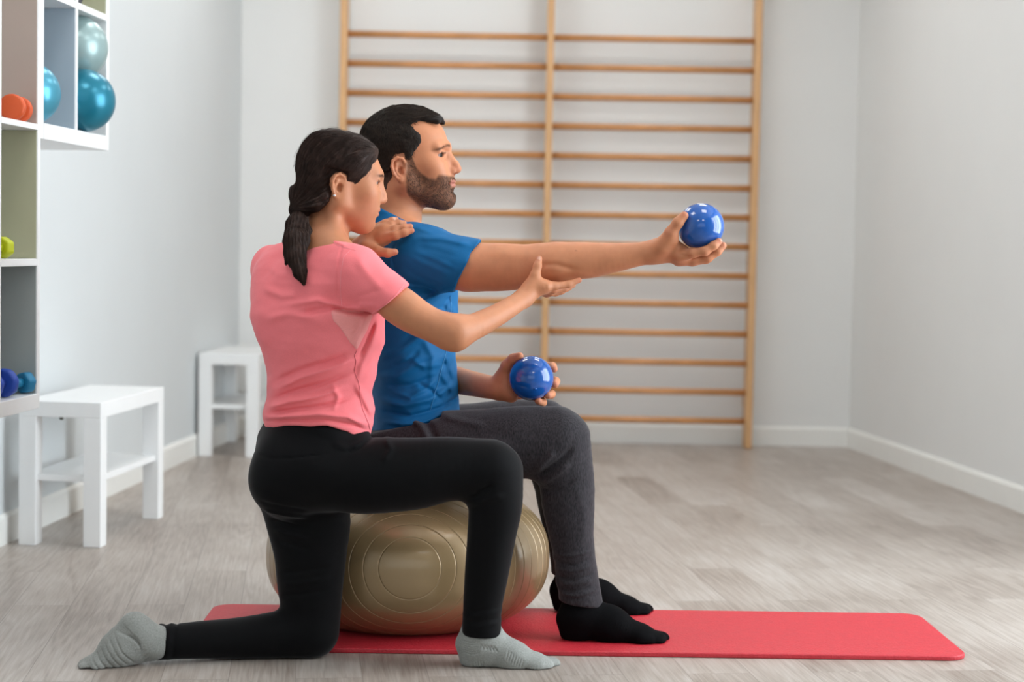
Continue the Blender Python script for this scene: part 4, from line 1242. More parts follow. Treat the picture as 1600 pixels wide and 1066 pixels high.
def big_ball():
    c = at(638, 866, 4.33); A, Bz = .356, .187
    zc = c[2]
    ax = np.array((0.07, -1.0, .085)); ax /= np.linalg.norm(ax)      # moulded rings run about this axis
    t = tag(empty('exercise_ball', (c[0], c[1], mrt)), 'large champagne-coloured exercise ball squashed on the red mat under the seated person', 'exercise ball')
    n1, n2 = 420, 260
    e1 = np.cross(ax, (0, 0, 1.0)); e1 /= np.linalg.norm(e1); e2 = np.cross(ax, e1)
    rings = [11.9, 17.8] + [23.4 + 5.5 * q for q in range(27)]
    rings = [q for q in rings if q < 172]
    ths = np.radians(sorted(set(np.round(np.concatenate([np.linspace(.05, 179.95, 260)] + [np.array((-.45, -.3, -.2, -.1, 0, .1, .2, .3, .45)) + q for q in rings]), 3))))
    V = []
    ph = np.linspace(0, 2 * math.pi, n1, endpoint=False)
    for th in ths:
        d = math.cos(th) * ax[None] + math.sin(th) * (np.cos(ph)[:, None] * e1 + np.sin(ph)[:, None] * e2)
        deg = math.degrees(th)
        g = sum(math.exp(-((deg - r) / .17) ** 2) for r in rings)
        # squashed sphere: superellipse profile in height
        h = np.sqrt(d[:, 0] ** 2 + d[:, 1] ** 2)
        nn = 2.45
        k = (np.abs(h / A) ** nn + np.abs(d[:, 2] / Bz) ** nn) ** (-1 / nn)
        # keep it round near the equator
        P = d * (k - .0011 * g)[:, None]
        V.append(P)
    V = np.concatenate(V) + np.array((0, 0, zc - mrt))
    zz = V[:, 2]; V[:, 2] = np.where(zz < .004, .0008 + (zz - .004) * .02 + .0032, zz)
    V[:, 2] = np.maximum(V[:, 2], .0005)
    m, n = len(ths), n1
    i = np.arange(m - 1)[:, None]; j = np.arange(n)[None]
    Fq = np.stack([i * n + j, (i + 1) * n + j, (i + 1) * n + (j + 1) % n, i * n + (j + 1) % n], 2).reshape(-1, 4)
    o = mesh_np('ball_skin', V, Fq, M['gold_ball'], t)
big_ball()
# ------------------------------------------------------------------ the kneeling woman
def make_woman():
    org = np.array((at(480, 800, 3.93)[0], 3.93, 0.0))
    wo = tag(empty('person', tuple(org)), 'kneeling person with dark ponytail in pink t-shirt and black leggings, supporting the outstretched arm', 'person')
    psi = math.radians(15)
    H = HeadFrame(521, 296, 3.97, rotz(psi) @ roty(math.radians(13)) @ rotx(math.radians(0)), .93)
    tp = math.radians(38)                       # chest turned away from the camera
    fw = np.array((math.cos(tp), math.sin(tp), 0)); lt = np.array((-math.sin(tp), math.cos(tp), 0))
    pp = math.radians(24); fp = np.array((math.cos(pp), math.sin(pp), 0))
    xs = seg_axis((-1.02, -.68, .010), (-.68, -.55, .005), (-.55, -.28, .0019), (-.28, .0, .0026), (.0, .19, .0020))
    ys = seg_axis((3.66, 3.78, .005), (3.78, 4.12, .0024), (4.12, 4.36, .005))
    zs = seg_axis((0.0, .60, .010), (.60, .80, .0030), (.80, .94, .0022), (.94, 1.0, .0020), (1.0, 1.26, .0018))
    f = Field(xs, ys, zs)
    build_head(f, H, False)
    for s in (-1, 1): build_ear(f, H, s, cx=.001, cz=.004, sc=.95, y0=.069)
    # slim neck, leaning forward with the head
    f.add(cone(H.w((-.012, 0, -.015)), at(509, 372, 3.955), .041, .043), .02)
    f.add(cone(at(509, 372, 3.955), at(500, 408, 3.95), .043, (.06, .09), u=fw), .03)
    f.add(cone(H.w((.000, -.038, -.03)), at(524, 385, 3.90), .014, .016), .018)      # neck muscle
    f.add(cone(at(505, 385, 3.92), at(556, 418, 3.83), .040, .040), .04)
    f.add(cone(at(500, 390, 3.97), at(424, 414, 4.07), .038, .036), .04)
    # trunk and legs hidden by the clothes
    tor = [(500, 430, 3.95), (500, 500, 3.95), (500, 580, 3.95), (492, 690, 3.95)]
    for a, b, ra, rb in zip(tor[:-1], tor[1:], ((.085, .14), (.095, .12), (.075, .10)), ((.095, .12), (.075, .10), (.080, .11))):
        f.add(cone(at(*a), at(*b), ra, rb, u=fw), .03)
    limb(f, [(485, 730, 3.87, 32), (755, 740, 3.86, 28)], .02)
    limb(f, [(758, 742, 3.86, 27), (766, 830, 3.86, 22), (752, 985, 3.87, 18)], .02)
    limb(f, [(746, 1010, 3.87, 16), (815, 1034, 3.875, 6, .02)], .02)
    limb(f, [(470, 730, 3.96, 45), (484, 975, 3.93, 28), (400, 992, 3.90, 20), (245, 1003, 3.835, 15)], .02)
    limb(f, [(240, 1003, 3.835, 15), (215, 1005, 3.83, 14), (175, 1030, 3.815, 6, .02)], .02)
    # right arm
    limb(f, [(590, 452, 3.81, 27, .042), (625, 478, 3.80, 30.5, .045), (655, 498, 3.795, 28, .042), (690, 514, 3.79, 25.5, .038), (709, 520, 3.79, 24, .036)], .025)
    limb(f, [(708, 520, 3.79, 23, .035), (740, 511, 3.825, 20.8, .032), (780, 490.5, 3.885, 17.3, .027), (819, 466, 3.95, 14, .020)], .035)
    f.add(cone(at(702, 530, 3.785), at(712, 532, 3.79), .016, .016), .02)
    # right hand under the raised elbow
    limb(f, [(817, 467, 3.95, 14, .020), (832, 454, 3.965, 14.5, .020), (848, 449, 3.975, 11, .030)], .012)
    finger(f, [(829, 448, 3.96, 9.5), (836, 431, 3.962, 7.4), (840, 416, 3.968, 6.2), (842.5, 404.5, 3.976, 5.2)], k0=.02)
    finger(f, [(846, 446, 3.962, 8.0), (866, 447, 3.972, 6.2), (888, 444.5, 3.985, 5.4), (905, 438, 3.993, 4.2)])
    finger(f, [(846, 450, 3.982, 8.0), (864, 453, 3.992, 6.0), (882, 451, 4.008, 5.2), (896, 446, 4.02, 4.2)])
    finger(f, [(845, 453, 4.000, 7.6), (860, 457, 4.012, 5.8), (876, 455, 4.028, 5.0), (890, 450, 4.04, 4.2)])
    finger(f, [(842, 455, 4.015, 7.0), (854, 459, 4.028, 5.2), (868, 458, 4.042, 4.6), (878, 455, 4.05, 4.0)])
    # left arm reaches round to the man's shoulder
    limb(f, [(430, 425, 4.09, 28), (480, 462, 4.17, 26), (512, 470, 4.20, 24), (540, 428, 4.14, 18), (562, 388, 4.075, 14.5, .020)], .02)
    limb(f, [(560, 390, 4.070, 15, .020), (580, 376, 4.055, 18, .018), (600, 366, 4.06, 17, .020)], .014)
    finger(f, [(572, 388, 4.035, 12), (590, 393, 4.016, 8.2), (606, 395.5, 4.006, 6.8), (617, 394, 4.006, 5.6)], k0=.02)
    finger(f, [(598, 373, 4.040, 8.4), (618, 368, 4.030, 6.8), (632, 363.5, 4.030, 6.0), (643, 360.5, 4.034, 5.0)])
    finger(f, [(597, 364, 4.056, 8.2), (617, 359, 4.050, 6.8), (631, 356, 4.052, 6.0), (641, 354, 4.056, 5.0)])
    finger(f, [(593, 358, 4.074, 8.0), (611, 352, 4.072, 6.6), (623, 349.5, 4.078, 5.8), (631, 349, 4.082, 4.8)])
    finger(f, [(588, 356, 4.092, 7.4), (602, 349, 4.096, 6.0), (612, 345, 4.102, 5.2), (619, 343, 4.106, 4.4)])
    f.warp(lambda x, y, z: vnoise(x * 26, y * 26, z * 26) * .0007)
    SK = np.array((.50, .205, .10)); RED = np.array((.50, .155, .095))
    def colors(V):
        c = np.tile(SK, (len(V), 1)); p = H.loc(V); x, y, z = p.T; ay = np.abs(y)
        def blend(w, col):
            nonlocal c
            c = c * (1 - w[:, None]) + np.array(col) * w[:, None]
        head = (z > -.12) & (x > -.13) & (x < .16) & (ay < .12)
        blend(head * .35 * np.exp(-(((x - .075) / .03) ** 2 + ((ay - .045) / .03) ** 2 + ((z + .012) / .025) ** 2)), RED)
        blend(head * .75 * np.exp(-((z + .0285) / .0095) ** 4) * sstep(.103, .108, x) * (ay < .022), (.38, .11, .10))
        wb = np.exp(-((z - .0615 + .20 * np.maximum(ay - .030, 0)) / .0032) ** 2) * sstep(.008, .014, ay) * sstep(.058, .046, ay) * (x > .06) * head
        blend(np.clip(wb * 1.2, 0, .9), (.03, .016, .012))
        ex = np.exp(-((z - .0455) / .0018) ** 2) * (ay > .019) * (ay < .050) * (x > .080)
        blend(ex * .9 * head, (.03, .018, .015))
        blend(head * .40 * np.exp(-(((x - .055) / .04) ** 2 + ((z + .060) / .030) ** 2)), RED)  # pink light bounced onto the jaw, painted into the skin
        for px, py, Y, rr, wt in ((618, 394, 4.0, .010, .5), (644, 360, 4.03, .009, .5), (640, 354, 4.05, .008, .5), (842, 404, 3.97, .008, .5), (906, 438, 3.99, .009, .5), (605, 366, 4.03, .012, .3), (560, 364, 3.9, .03, .5)):
            blend(wt * np.exp(-((V - at(px, py, Y)) ** 2).sum(1) / rr ** 2), RED)
        for px, py, Y in ((617, 391.5, 3.995), (842.5, 403, 3.968), (644, 358.5, 4.022), (616, 341.5, 4.10)):
            blend(.7 * (((V - at(px, py, Y)) ** 2).sum(1) < .0044 ** 2), (.66, .40, .30))
        spec = 1 - np.clip(wb + ex, 0, 1) * .9
        return np.concatenate([np.clip(c, .004, 1), spec[:, None]], 1)
    field_obj('body', f, M['skin'], wo, org, colors, 2)
    for s in (-1, 1): eye_obj(wo, H, s, org, (0.035, 0.02, 0.012), (1, -.02, -.05))
    del f
    # stud earring
    bm = bmesh.new()
    pe = H.w((-.006, -.0785, -.0185)) - org
    bmesh.ops.create_icosphere(bm, subdivisions=2, radius=.0036, matrix=Matrix.Translation(Vector(pe)))
    o = bm_obj('earring', bm, M['stud'], wo)
    o['label'] = 'sparkling crystal stud earring'

    # ---- hair gathered to a low ponytail
    tie = at(467, 328, 3.935)
    h = Field(seg_axis((-.54, -.26, .0019)), seg_axis((3.84, 4.12, .0024)), seg_axis((.98, 1.27, .0019)))
    base_skull(h, H, 'w')
    def thick(X, Yc, Z):
        p = H.loc(np.stack([X, Yc, Z], 1)); x, y, z = p.T; ay = np.abs(y)
        xf = np.interp(z, [-.07, -.045, -.02, .0, .015, .028, .042, .056, .072, .090, .108, .125, .14, .2],
                          [-.045, -.030, -.020, -.012, .034, .049, .060, .067, .074, .083, .095, .105, .11, .12])
        xt = np.interp(z, [.08, .10, .115, .13], [.05, .092, .108, .12])
        side = sstep(.012, .04, ay)
        xf = xf * side + xt * (1 - side)
        d = xf - x
        de = np.sqrt(((x + .006) / .95) ** 2 + ((z - .002) / 1.35) ** 2) - .0205
        d = np.where((ay > .04) & (z < .045), np.minimum(d, np.where(x < .014, de, 9)), d)
        t = .008 + .006 * sstep(.02, .12, z) + .006 * sstep(.0, -.09, x)
        t = t * sstep(-.001, .040, d)
        return -(t - .003 * sstep(.004, -.004, d) - .016 * sstep(-.010, -.035, d))
    h.warp(thick, band=.05)
    # mass at the nape drawn into the tie
    for a, b, ra, rb in (((-.062, -.025, .035), None, .036, .013), ((-.050, -.048, .005), None, .022, .012), ((-.055, .02, .02), None, .036, .013), ((-.025, -.060, -.014), None, .0125, .010)):
        h.add(cone(H.w(a), tie, ra * .93, rb), .02)
    h.add(cone(at(507, 309, 3.905), tie, .0120, .011), .014)
    h.add(cone(at(495, 320, 3.905), tie, .0140, .011), .016)
    h.add(ell(at(459, 303, 3.94), (.012, .016, .019)), .012)
    h.clip(Prim(lambda x, y, z: (z < -9) * 1.0 - 1.0, (-9,) * 3, (9,) * 3))
    T0 = tie.copy()
    def groove(X, Yc, Z):
        # combed furrows radiating from the tie
        a = np.arctan2(Z - T0[2], X - T0[0] + .02) * 13 + vnoise(X * 22, Yc * 22, Z * 22) * .8
        return (np.sin(a * 2.1) * .0009 + np.sin(a * 5.3 + 1.3) * .0006) + vnoise(X * 90, Yc * 90, Z * 90) * .0006
    h.warp(groove)
    hair = field_obj('hair', h, M['hair_w'], wo, org, None, 1)
    me = hair.data; co = np.empty(len(me.vertices) * 3, np.float32); me.vertices.foreach_get('co', co); co = co.reshape(-1, 3) + org
    p = H.loc(co); rs = np.random.RandomState(11)
    outer = np.nonzero((p[:, 0] < .078) & (np.sqrt((p[:, 0] / .089) ** 2 + (p[:, 1] / .072) ** 2 + ((p[:, 2] - .054) / .078) ** 2) > 1.04))[0]
    S = co[rs.choice(outer, 5200)]
    def flow(P):
        d = (tie + np.array((-.0, 0, .0))) - P
        q = H.loc(P); d = d / (np.linalg.norm(d, axis=1, keepdims=True) + 1e-6)
        top = sstep(.06, .13, q[:, 2])[:, None]
        d = d * (1 - .55 * top) + (np.array((-1.0, 0, .10)) @ H.R.T) * .55 * top
        return d
    strands('hair_locks', h, S, flow, 12, .0055, .00034, M['hair_w'], wo, org, .0006, 6, .06)
    strands('loose_hairs', h, co[rs.choice(outer[p[outer, 2] > .05], 280)], flow, 7, .0055, .00016, M['hair_w'], wo, org, .0006, 8, .25, rise=.0007)
    del h
    # ponytail: thick core plus locks
    pt = Field(seg_axis((-.56, -.44, .0019)), seg_axis((3.74, 4.00, .0024)), seg_axis((.80, 1.06, .0022)))
    Yp = 3.925
    c1 = [(466, 330, 3.935, 8), (465, 350, 3.90, 15), (462, 376, 3.855, 17.5), (463, 402, 3.825, 14), (469, 425, 3.805, 9), (475, 443, 3.795, 2.5)]
    for a, b in zip(c1[:-1], c1[1:]): pt.add(cone(at(*a[:3]), at(*b[:3]), a[3] * a[2] / F_PX, b[3] * b[2] / F_PX), .012)
    c2 = [(457, 350, 3.90, 9), (452, 375, 3.87, 8), (449, 395, 3.855, 5), (447, 412, 3.84, 2)]
    for a, b in zip(c2[:-1], c2[1:]): pt.add(cone(at(*a[:3]), at(*b[:3]), a[3] * a[2] / F_PX, b[3] * b[2] / F_PX), .008)
    c3 = [(474, 348, 3.89, 7), (481, 360, 3.875, 5.5), (480, 376, 3.85, 3.5), (478, 388, 3.835, 2)]
    for a, b in zip(c3[:-1], c3[1:]): pt.add(cone(at(*a[:3]), at(*b[:3]), a[3] * a[2] / F_PX, b[3] * b[2] / F_PX), .006)
    pt.warp(lambda X, Yc, Z: (np.sin((X * 2.2 + Z * .3) * 330 + vnoise(X * 20, Yc * 20, Z * 14) * 5) * .0010 + vnoise(X * 160, Yc * 160, Z * 30) * .0010))
    po = field_obj('ponytail', pt, M['hair_w'], wo, org, None, 1)
    me = po.data; co2 = np.empty(len(me.vertices) * 3, np.float32); me.vertices.foreach_get('co', co2); co2 = co2.reshape(-1, 3) + org
    S = co2[rs.choice(len(co2), 1500)]
    S = S[S[:, 2] > .88]
    strands('ponytail_locks', pt, S, lambda P: np.tile(np.array((.03, -.02, -1.0)), (len(P), 1)), 11, .006, .00038, M['hair_w'], wo, org, .0008, 9, .10)
    del pt
    # dark tie
    bm = bmesh.new(); seg = 28; ring = 10
    td = np.array(at(466, 352, 3.90)) - tie; td /= np.linalg.norm(td)
    q = Vector(td).to_track_quat('Z', 'Y').to_matrix()
    vs = []
    for i in range(seg):
        a = 2 * math.pi * i / seg
        for j in range(ring):
            b_ = 2 * math.pi * j / ring
            r = .0125 + .0040 * math.cos(b_)
            v = q @ Vector((r * math.cos(a), r * math.sin(a), .0048 * math.sin(b_)))
            vs.append(bm.verts.new(v + Vector(tie - org)))
    for i in range(seg):
        for j in range(ring):
            bm.faces.new((vs[i * ring + j], vs[((i + 1) % seg) * ring + j], vs[((i + 1) % seg) * ring + (j + 1) % ring], vs[i * ring + (j + 1) % ring]))
    bm_obj('hair_tie', bm, M['hair_tie'], wo, True)

    # ---- pink t-shirt
    t = Field(seg_axis((-.62, -.20, .0029)), seg_axis((3.72, 4.26, .0034)), seg_axis((.50, 1.02, .0028)))
    lv = [(499, 424, 3.95, .098, .150), (499, 441, 3.95, .118, .170), (499, 489, 3.95, .134, .165), (504, 532, 3.95, .130, .150), (502, 576, 3.95, .112, .134), (499, 610, 3.95, .105, .130)]
    for a, b in zip(lv[:-1], lv[1:]): t.add(cone(at(*a[:3]), at(*b[:3]), (a[3], a[4]), (b[3], b[4]), u=fw, cap=.55), .03)
    lv = [(499, 610, 3.95, .106, .130), (498, 644, 3.95, .116, .150), (495, 690, 3.95, .114, .156)]
    for a, b in zip(lv[:-1], lv[1:]): t.add(cone(at(*a[:3]), at(*b[:3]), (a[3], a[4]), (b[3], b[4]), u=fp, cap=.55), .03)
    t.add(cone(at(497, 393, 3.955), at(551, 420, 3.84), (.046, .05), (.050, .052)), .045)
    t.add(cone(at(493, 393, 3.965), at(428, 417, 4.06), (.046, .05), (.048, .05)), .045)
    t.add(cone(at(440, 440, 3.99), at(448, 500, 3.93), .06, .06), .05)
    limb(t, [(553, 425, 3.83, 38, .058), (590, 452, 3.81, 37, .056), (622, 476, 3.80, 36.5, .054), (660, 505, 3.79, 36.5, .054)], .03, clips=[plane(at(609, 472.5, 3.80), (.655, 0, -.755))])
    limb(t, [(428, 425, 4.08, 33, .052), (452, 446, 4.13, 33, .05), (470, 458, 4.16, 32, .05)], .03)
    # neck opening
    t.sub(cone(H.w((-.022, 0, -.02)), at(508, 371, 3.955), .052, (.050, .058), u=fw), .004)
    t.clip(plane(at(500, 376, 3.95), (.32, .25, 1.0)), .006, ((-.49, 3.78, .9), (-.29, 4.06, 1.02)))
    # hem dips at the front
    Hm = at(494, 668, 3.90)
    hemx = [(400, 674), (447, 664), (515, 662), (545, 672), (563, 683), (600, 680)]
    HX = np.array([at(px, py, 3.87) for px, py in hemx])
    t.clip(Prim(lambda x, y, z: np.interp(x, HX[:, 0], HX[:, 2]) - z + 0 * y, (-9,) * 3, (9,) * 3), .003, ((-.62, 3.7, .5), (-.2, 4.3, .64)))
    Yn = 3.83
    F = lambda pts, a, w, ym=3.97: t.fold(xz(pts, Yn), a * 1.7, w * .85, ym)
    F([(440, 478), (500, 468), (548, 482), (578, 482)], .004, .008)
    F([(470, 489), (520, 480), (570, 490)], -.0045, .007)
    F([(520, 478), (545, 487), (580, 489)], -.006, .006)
    F([(412, 500), (450, 490), (500, 496)], .003, .010)
    F([(574, 494), (562, 520), (556, 545)], .004, .006)
    F([(584, 500), (574, 530), (560, 560)], -.004, .006)
    F([(590, 505), (580, 540), (566, 570), (558, 600)], .003, .007)
    F([(424, 612), (470, 590), (520, 575), (556, 560)], .006, .008)
    F([(424, 600), (470, 578), (520, 562), (552, 548)], -.004, .007)
    F([(420, 628), (460, 612), (500, 600), (556, 578)], -.005, .007)
    F([(413, 640), (450, 628), (500, 618), (540, 604)], .006, .007)
    F([(412, 650), (460, 640), (510, 632), (548, 622)], -.005, .0055)
    F([(408, 656), (450, 650), (500, 645), (545, 650), (575, 668)], .005, .006)
    F([(406, 664), (450, 656), (510, 654), (552, 664), (570, 676)], -.004, .0045)
    F([(520, 600), (530, 620), (522, 640)], .003, .006)
    F([(555, 600), (570, 630), (580, 655)], .004, .008)
    F([(535, 380), (532, 420), (530, 470)], -.0018, .0028)
    F([(560, 400), (580, 430), (600, 450)], .002, .012)
    F([(495, 372), (520, 376), (545, 386)], .002, .004)
    F([(412, 420), (440, 430), (480, 428)], .002, .010)
    F([(404, 450), (440, 462), (470, 460)], .003, .010)
    F([(560, 462), (580, 458), (596, 452)], -.0012, .006)
    F([(560, 474), (580, 476), (590, 474)], .002, .006)
    t.warp(lambda X, Yc, Z: vnoise(X * 13 + Z * 4, Yc * 10, Z * 28 - X * 10) * .0032 + vnoise(X * 45, Yc * 36, Z * 62) * .0010)
    field_obj('t_shirt', t, M['pink'], wo, org, None, 1)
    seam('side_seam', t, [(557, 548), (553, 556), (556, 565), (553, 580), (561, 600), (562, 622), (566, 640), (575, 662), (578, 672)], .0007, M['pink_seam'], wo, org, 3.70, 4.1)
    seam('armhole_seam', t, [(548, 391), (537, 402), (533, 425), (532, 450), (534, 478)], .0005, M['pink_stitch'], wo, org, 3.70, 4.0)
    seam('sleeve_stitching', t, [(631, 446), (618, 462), (600, 478), (580, 490)], .0005, M['pink_stitch'], wo, org, 3.70, 4.0)
    seam('shoulder_seam', t, [(520, 377), (527, 384), (545, 389), (556, 392)], .0005, M['pink_stitch'], wo, org, 3.78, 4.1)
    # pale mesh gusset below the armpit, cut from the same surface
    gp = np.array([(at(px, py, 3.83)[0], at(px, py, 3.83)[2]) for px, py in ((520, 484), (530, 481), (560, 484), (582, 492), (574, 515), (558, 547), (546, 533), (534, 513), (522, 499))])
    def in_poly(x, y, z):
        d = np.full(np.broadcast(x, z).shape, 1e9); ins = np.zeros(d.shape, bool)
        n = len(gp)
        for i in range(n):
            a, b = gp[i], gp[(i + 1) % n]; ab = b - a
            tt = np.clip(((x - a[0]) * ab[0] + (z - a[1]) * ab[1]) / (ab ** 2).sum(), 0, 1)
            d = np.minimum(d, np.hypot(x - a[0] - tt * ab[0], z - a[1] - tt * ab[1]))
            c = ((a[1] > z) != (b[1] > z)) & (x < ab[0] * (z - a[1]) / (ab[1] if abs(ab[1]) > 1e-9 else 1e-9) + a[0])
            ins ^= c
        return np.where(ins, -d, d) + 0 * y
    t.D -= .0011
    t.clip(Prim(in_poly, (-9,) * 3, (9,) * 3), 0)
    t.clip(Prim(lambda x, y, z: y - 3.92 + 0 * x + 0 * z, (-9,) * 3, (9,) * 3), 0)
    for i in range(7):
        a = (580 - i * 1.0, 490 + i * 2.0); b = (524 + i * 5.2, 490 + i * 8.2)
        t.fold(xz([a, b], 3.83), .0014, .0024, 3.95)
    o = field_obj('mesh_gusset', t, M['pink_mesh'], wo, org, None, 0)
    o['label'] = 'paler pink gathered panel below the armpit'
    del t

    # ---- leggings
    q = Field(seg_axis((-.90, .04, .0040)), seg_axis((3.68, 4.16, .0044)), seg_axis((.0, .66, .0038)))
    q.add(cone(at(494, 668, 3.94), at(482, 705, 3.94), (.106, .145), (.115, .165), u=fp), .03)
    q.add(cone(at(515, 698, 3.93), at(540, 720, 3.90), .070, .075), .04)
    q.add(cone(at(452, 748, 3.88), at(480, 735, 3.89), .092, .088), .04)
    q.add(cone(at(450, 750, 4.01), at(478, 745, 4.01), .088, .085), .04)
    limb(q, [(490, 736, 3.87, 58, .085), (566, 743, 3.855, 60.5, .083), (642, 741, 3.85, 57, .078), (700, 733, 3.85, 50.5, .070), (765, 736, 3.85, 49, .060)], .03)
    limb(q, [(768, 737, 3.85, 49.5, .060), (774, 785, 3.85, 43, .056), (768, 838, 3.855, 38, .052), (760, 900, 3.86, 34, .045), (754, 950, 3.865, 30.5, .040), (752.5, 1000, 3.87, 31.5, .042)], .025)
    limb(q, [(466, 750, 3.97, 68, .09), (481, 808, 3.945, 67, .080), (485, 862, 3.935, 57.5, .070), (485, 915, 3.93, 51.5, .062), (487, 965, 3.93, 45, .058), (486, 986, 3.93, 43.5, .056)], .025)
    limb(q, [(482, 989, 3.93, 41.5, .056), (402, 996, 3.91, 36, .050), (360, 999, 3.895, 33, .047), (315, 1000.5, 3.875, 30.5, .042), (272, 1003, 3.855, 28.5, .038), (220, 1005.5, 3.835, 30, .038)], .022)
    q.clip(plane(at(752, 992, 3.87), (-.05, 0, -1.0)), .003, ((-.2, 3.6, 0), (.04, 4.0, .13)))
    q.clip(plane(at(234, 1004, 3.845), (-1, 0, .05)), .003, ((-.9, 3.6, 0), (-.7, 4.0, .25)))
    q.clip(plane(at(494, 655, 3.94), (0, 0, 1.0)), .01)
    q.clip(Prim(lambda x, y, z: .001 - z + 0 * x + 0 * y, (-9,) * 3, (9,) * 3), .01)
    Q = lambda pts, a, w, ym=4.0: q.fold(xz(pts, 3.82), a * 1.4, w, ym)
    for i, (yy) in enumerate((784, 800, 818, 836, 852)):
        Q([(405 + i * 5, yy), (435 + i * 4, yy + 5), (480, yy + 14)], .0030 * (1 if i % 2 else -.9), .0042, 4.1)
    for i, yy in enumerate((904, 922, 940)):
        Q([(432, yy), (465, yy - 4), (510, yy - 10)], .0022 * (1 if i % 2 else -1), .004, 4.1)
    Q([(585, 683), (560, 700), (540, 706)], -.004, .006)
    Q([(600, 684), (612, 700), (600, 720)], .003, .006)
    Q([(520, 690), (545, 700), (575, 690)], .003, .007)
    Q([(738, 778), (750, 765), (770, 755)], -.005, .007)
    Q([(734, 790), (760, 778), (790, 772)], .003, .007)
    Q([(390, 712), (430, 716), (470, 712), (520, 706)], -.0018, .0025)
    for i, xx in enumerate((240, 247, 254, 262, 270)):
        Q([(xx, 972), (xx + 2, 1004), (xx - 1, 1034)], .0020 * (1 if i % 2 else -1), .0032, 4.1)
    for i, yy in enumerate((955, 963, 972, 980)):
        Q([(722, yy + 4), (752, yy), (786, yy - 4)], .0015 * (1 if i % 2 else -1), .003, 4.1)
    q.warp(lambda X, Yc, Z: vnoise(X * 12, Yc * 12, Z * 12) * .0010)
    field_obj('leggings', q, M['leggings'], wo, org, None, 1)
    del q
    # ---- front sock (toes to the right)
    k = Field(seg_axis((-.13, .13, .0016)), seg_axis((3.80, 3.95, .0022)), seg_axis((-.004, .13, .0016)))
    T = lambda px, py, y=0.0: at(px, py, 3.875 + y)
    r = lambda px: px * 3.875 / F_PX
    k.add(cone(T(752, 970), T(750, 1000), (r(29), .036), (r(32.5), .037)), .02)
    k.add(cone(T(743, 1008), T(745, 1026), (r(31), .034), (r(28), .033)), .02)
    k.add(cone(T(755, 1006), T(800, 1026), (r(32), .036), (r(24), .037)), .025)
    k.add(cone(T(800, 1028), T(838, 1036, .003), (r(22), .038), (r(15), .040)), .025)
    k.add(cone(T(838, 1038), T(856, 1041, 0), (r(14), .038), (r(10.5), .032)), .015)
    k.add(cone(T(846, 1040, .018), T(865, 1039.5, .014), (r(12.5), .017), (r(12), .0160)), .010)
    for j, (xx, yy) in enumerate(((864, .003), (859, -.010), (854, -.021), (847, -.030))):
        k.add(cone(T(xx - 14, 1043, yy), T(xx - 3, 1043.5, yy), (r(8.5), .0095), (r(7.6), .0085)), .007)
    k.sub(ell(T(792, 1058, .02), (.03, .03, .007)), .012)
    k.clip(Prim(lambda x, y, z: .0008 - z + 0 * x + 0 * y, (-9,) * 3, (9,) * 3), .004)
    K = lambda pts, a, w: k.fold(xz(pts, 3.85), a * 1.7, w * 1.15)
    for i in range(6): K([(722 + i * .5, 1001 + i * 3.4), (736, 1003 + i * 3.6), (751, 1001 + i * 3.2)], -.0012, .0016)
    for i in range(7): K([(795 + i * 3.9, 1020 - 6 + i * 2.4), (790 + i * 3.9, 1032 - 2 + i * 2.0)], -.0013, .0014)
    for i in range(5): K([(738 + i * 4, 1030), (741 + i * 4, 1049)], -.0009, .0016)
    for i in range(5): K([(748 + i * 5.5, 1012 + i * 1.0), (752 + i * 5.0, 1005 + i), (757 + i * 5.2, 1013 + i * 1.2)], -.0011, .0016)
    for i in range(4): K([(822 + i * 5, 1042), (825 + i * 5, 1051)], -.0009, .0016)
    k.warp(lambda X, Yc, Z: vnoise(X * 60, Yc * 60, Z * 60) * .0008)
    field_obj('sock', k, M['sock_grey'], wo, org, None, 1)
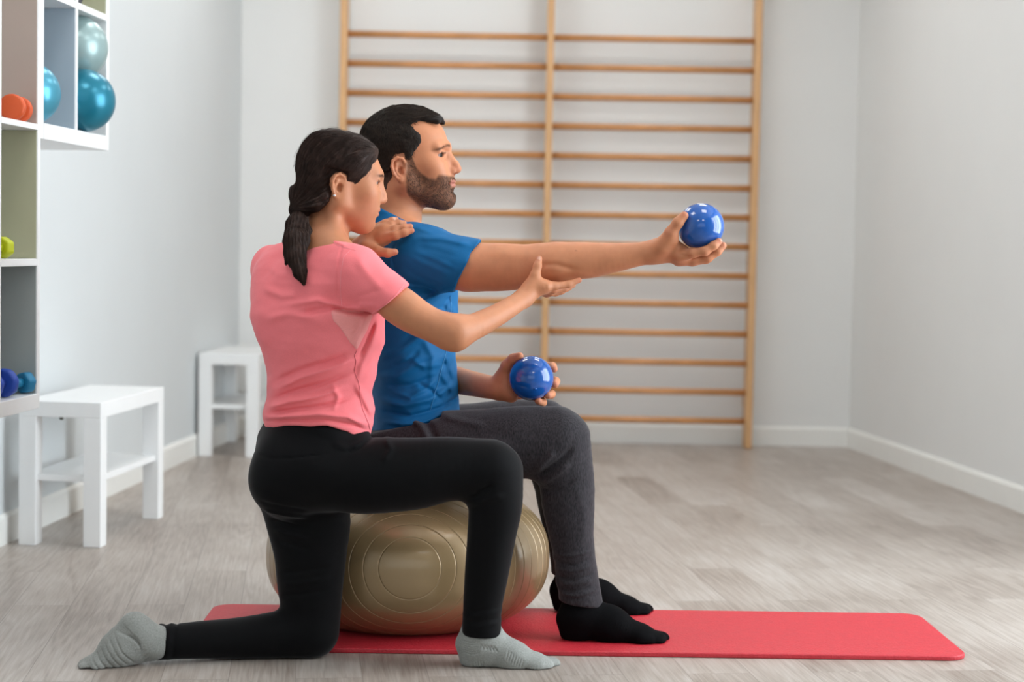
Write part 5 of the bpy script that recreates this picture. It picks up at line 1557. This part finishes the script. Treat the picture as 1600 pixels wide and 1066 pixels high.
    # ---- rear sock: heel up, toes tucked on the floor to the left
    k = Field(seg_axis((-.99, -.76, .0016)), seg_axis((3.70, 3.92, .0022)), seg_axis((-.004, .17, .0016)))
    T = lambda px, py, y=0.0: at(px, py, 3.825 + y)
    r = lambda px: px * 3.82 / F_PX
    k.add(cone(T(244, 1004, .01), T(222, 1001, .005), (r(28), .034), (r(29), .034)), .02)
    k.add(cone(T(214, 980, 0), T(211, 976, 0), (r(22), .030), (r(20), .029)), .02)
    k.add(cone(T(219, 1000, 0), T(190, 1016, -.008), (r(31), .034), (r(25.5), .036)), .025)
    k.add(cone(T(206, 986, 0), T(180, 1008, -.008), (r(22), .030), (r(21), .034)), .02)
    k.add(cone(T(188, 1016, -.008), T(152, 1038, -.02), (r(26), .037), (r(17.5), .040)), .025)
    k.add(cone(T(150, 1040, -.02), T(134, 1043, -.024), (r(15), .039), (r(13.5), .036)), .015)
    for j in range(5):
        yy = -.020 + (j - 2) * .0150
        k.add(cone(T(146 + j * 1.5, 1046, yy), T(130 + j * 2.2, 1048.5 - (j == 0) * 1, yy), (r(9.5), .0098), (r(8.4 + (j == 0) * 1.6), .0088 + (j == 0) * .002)), .007)
    k.clip(Prim(lambda x, y, z: .0008 - z + 0 * x + 0 * y, (-9,) * 3, (9,) * 3), .004)
    K = lambda pts, a, w: k.fold(xz(pts, 3.80), a * 1.7, w * 1.15)
    for i in range(5): K([(180 + i * 3, 984 + i * -2.2), (200 + i * 4, 992 + i), (222, 1000 + i * 4)], -.0014, .0017)
    for i in range(6): K([(145 + i * 7.0, 1022 - i * 6.5), (160 + i * 7.0, 1040 - i * 4.6), (166 + i * 9, 1052 - i * 3.2)], -.0011, .0018)
    for i in range(5): K([(226 + i * 2, 1002 + i * 6), (214 + i * 2, 1010 + i * 6)], -.001, .0015)
    for i in range(3): K([(136 + i * 3, 1038 - i * 2), (146 + i * 4, 1046), (160 + i * 4, 1050)], -.0016, .0018)
    k.warp(lambda X, Yc, Z: vnoise(X * 60, Yc * 60, Z * 60) * .0009)
    field_obj('sock', k, M['sock_grey'], wo, org, None, 1)
make_woman()
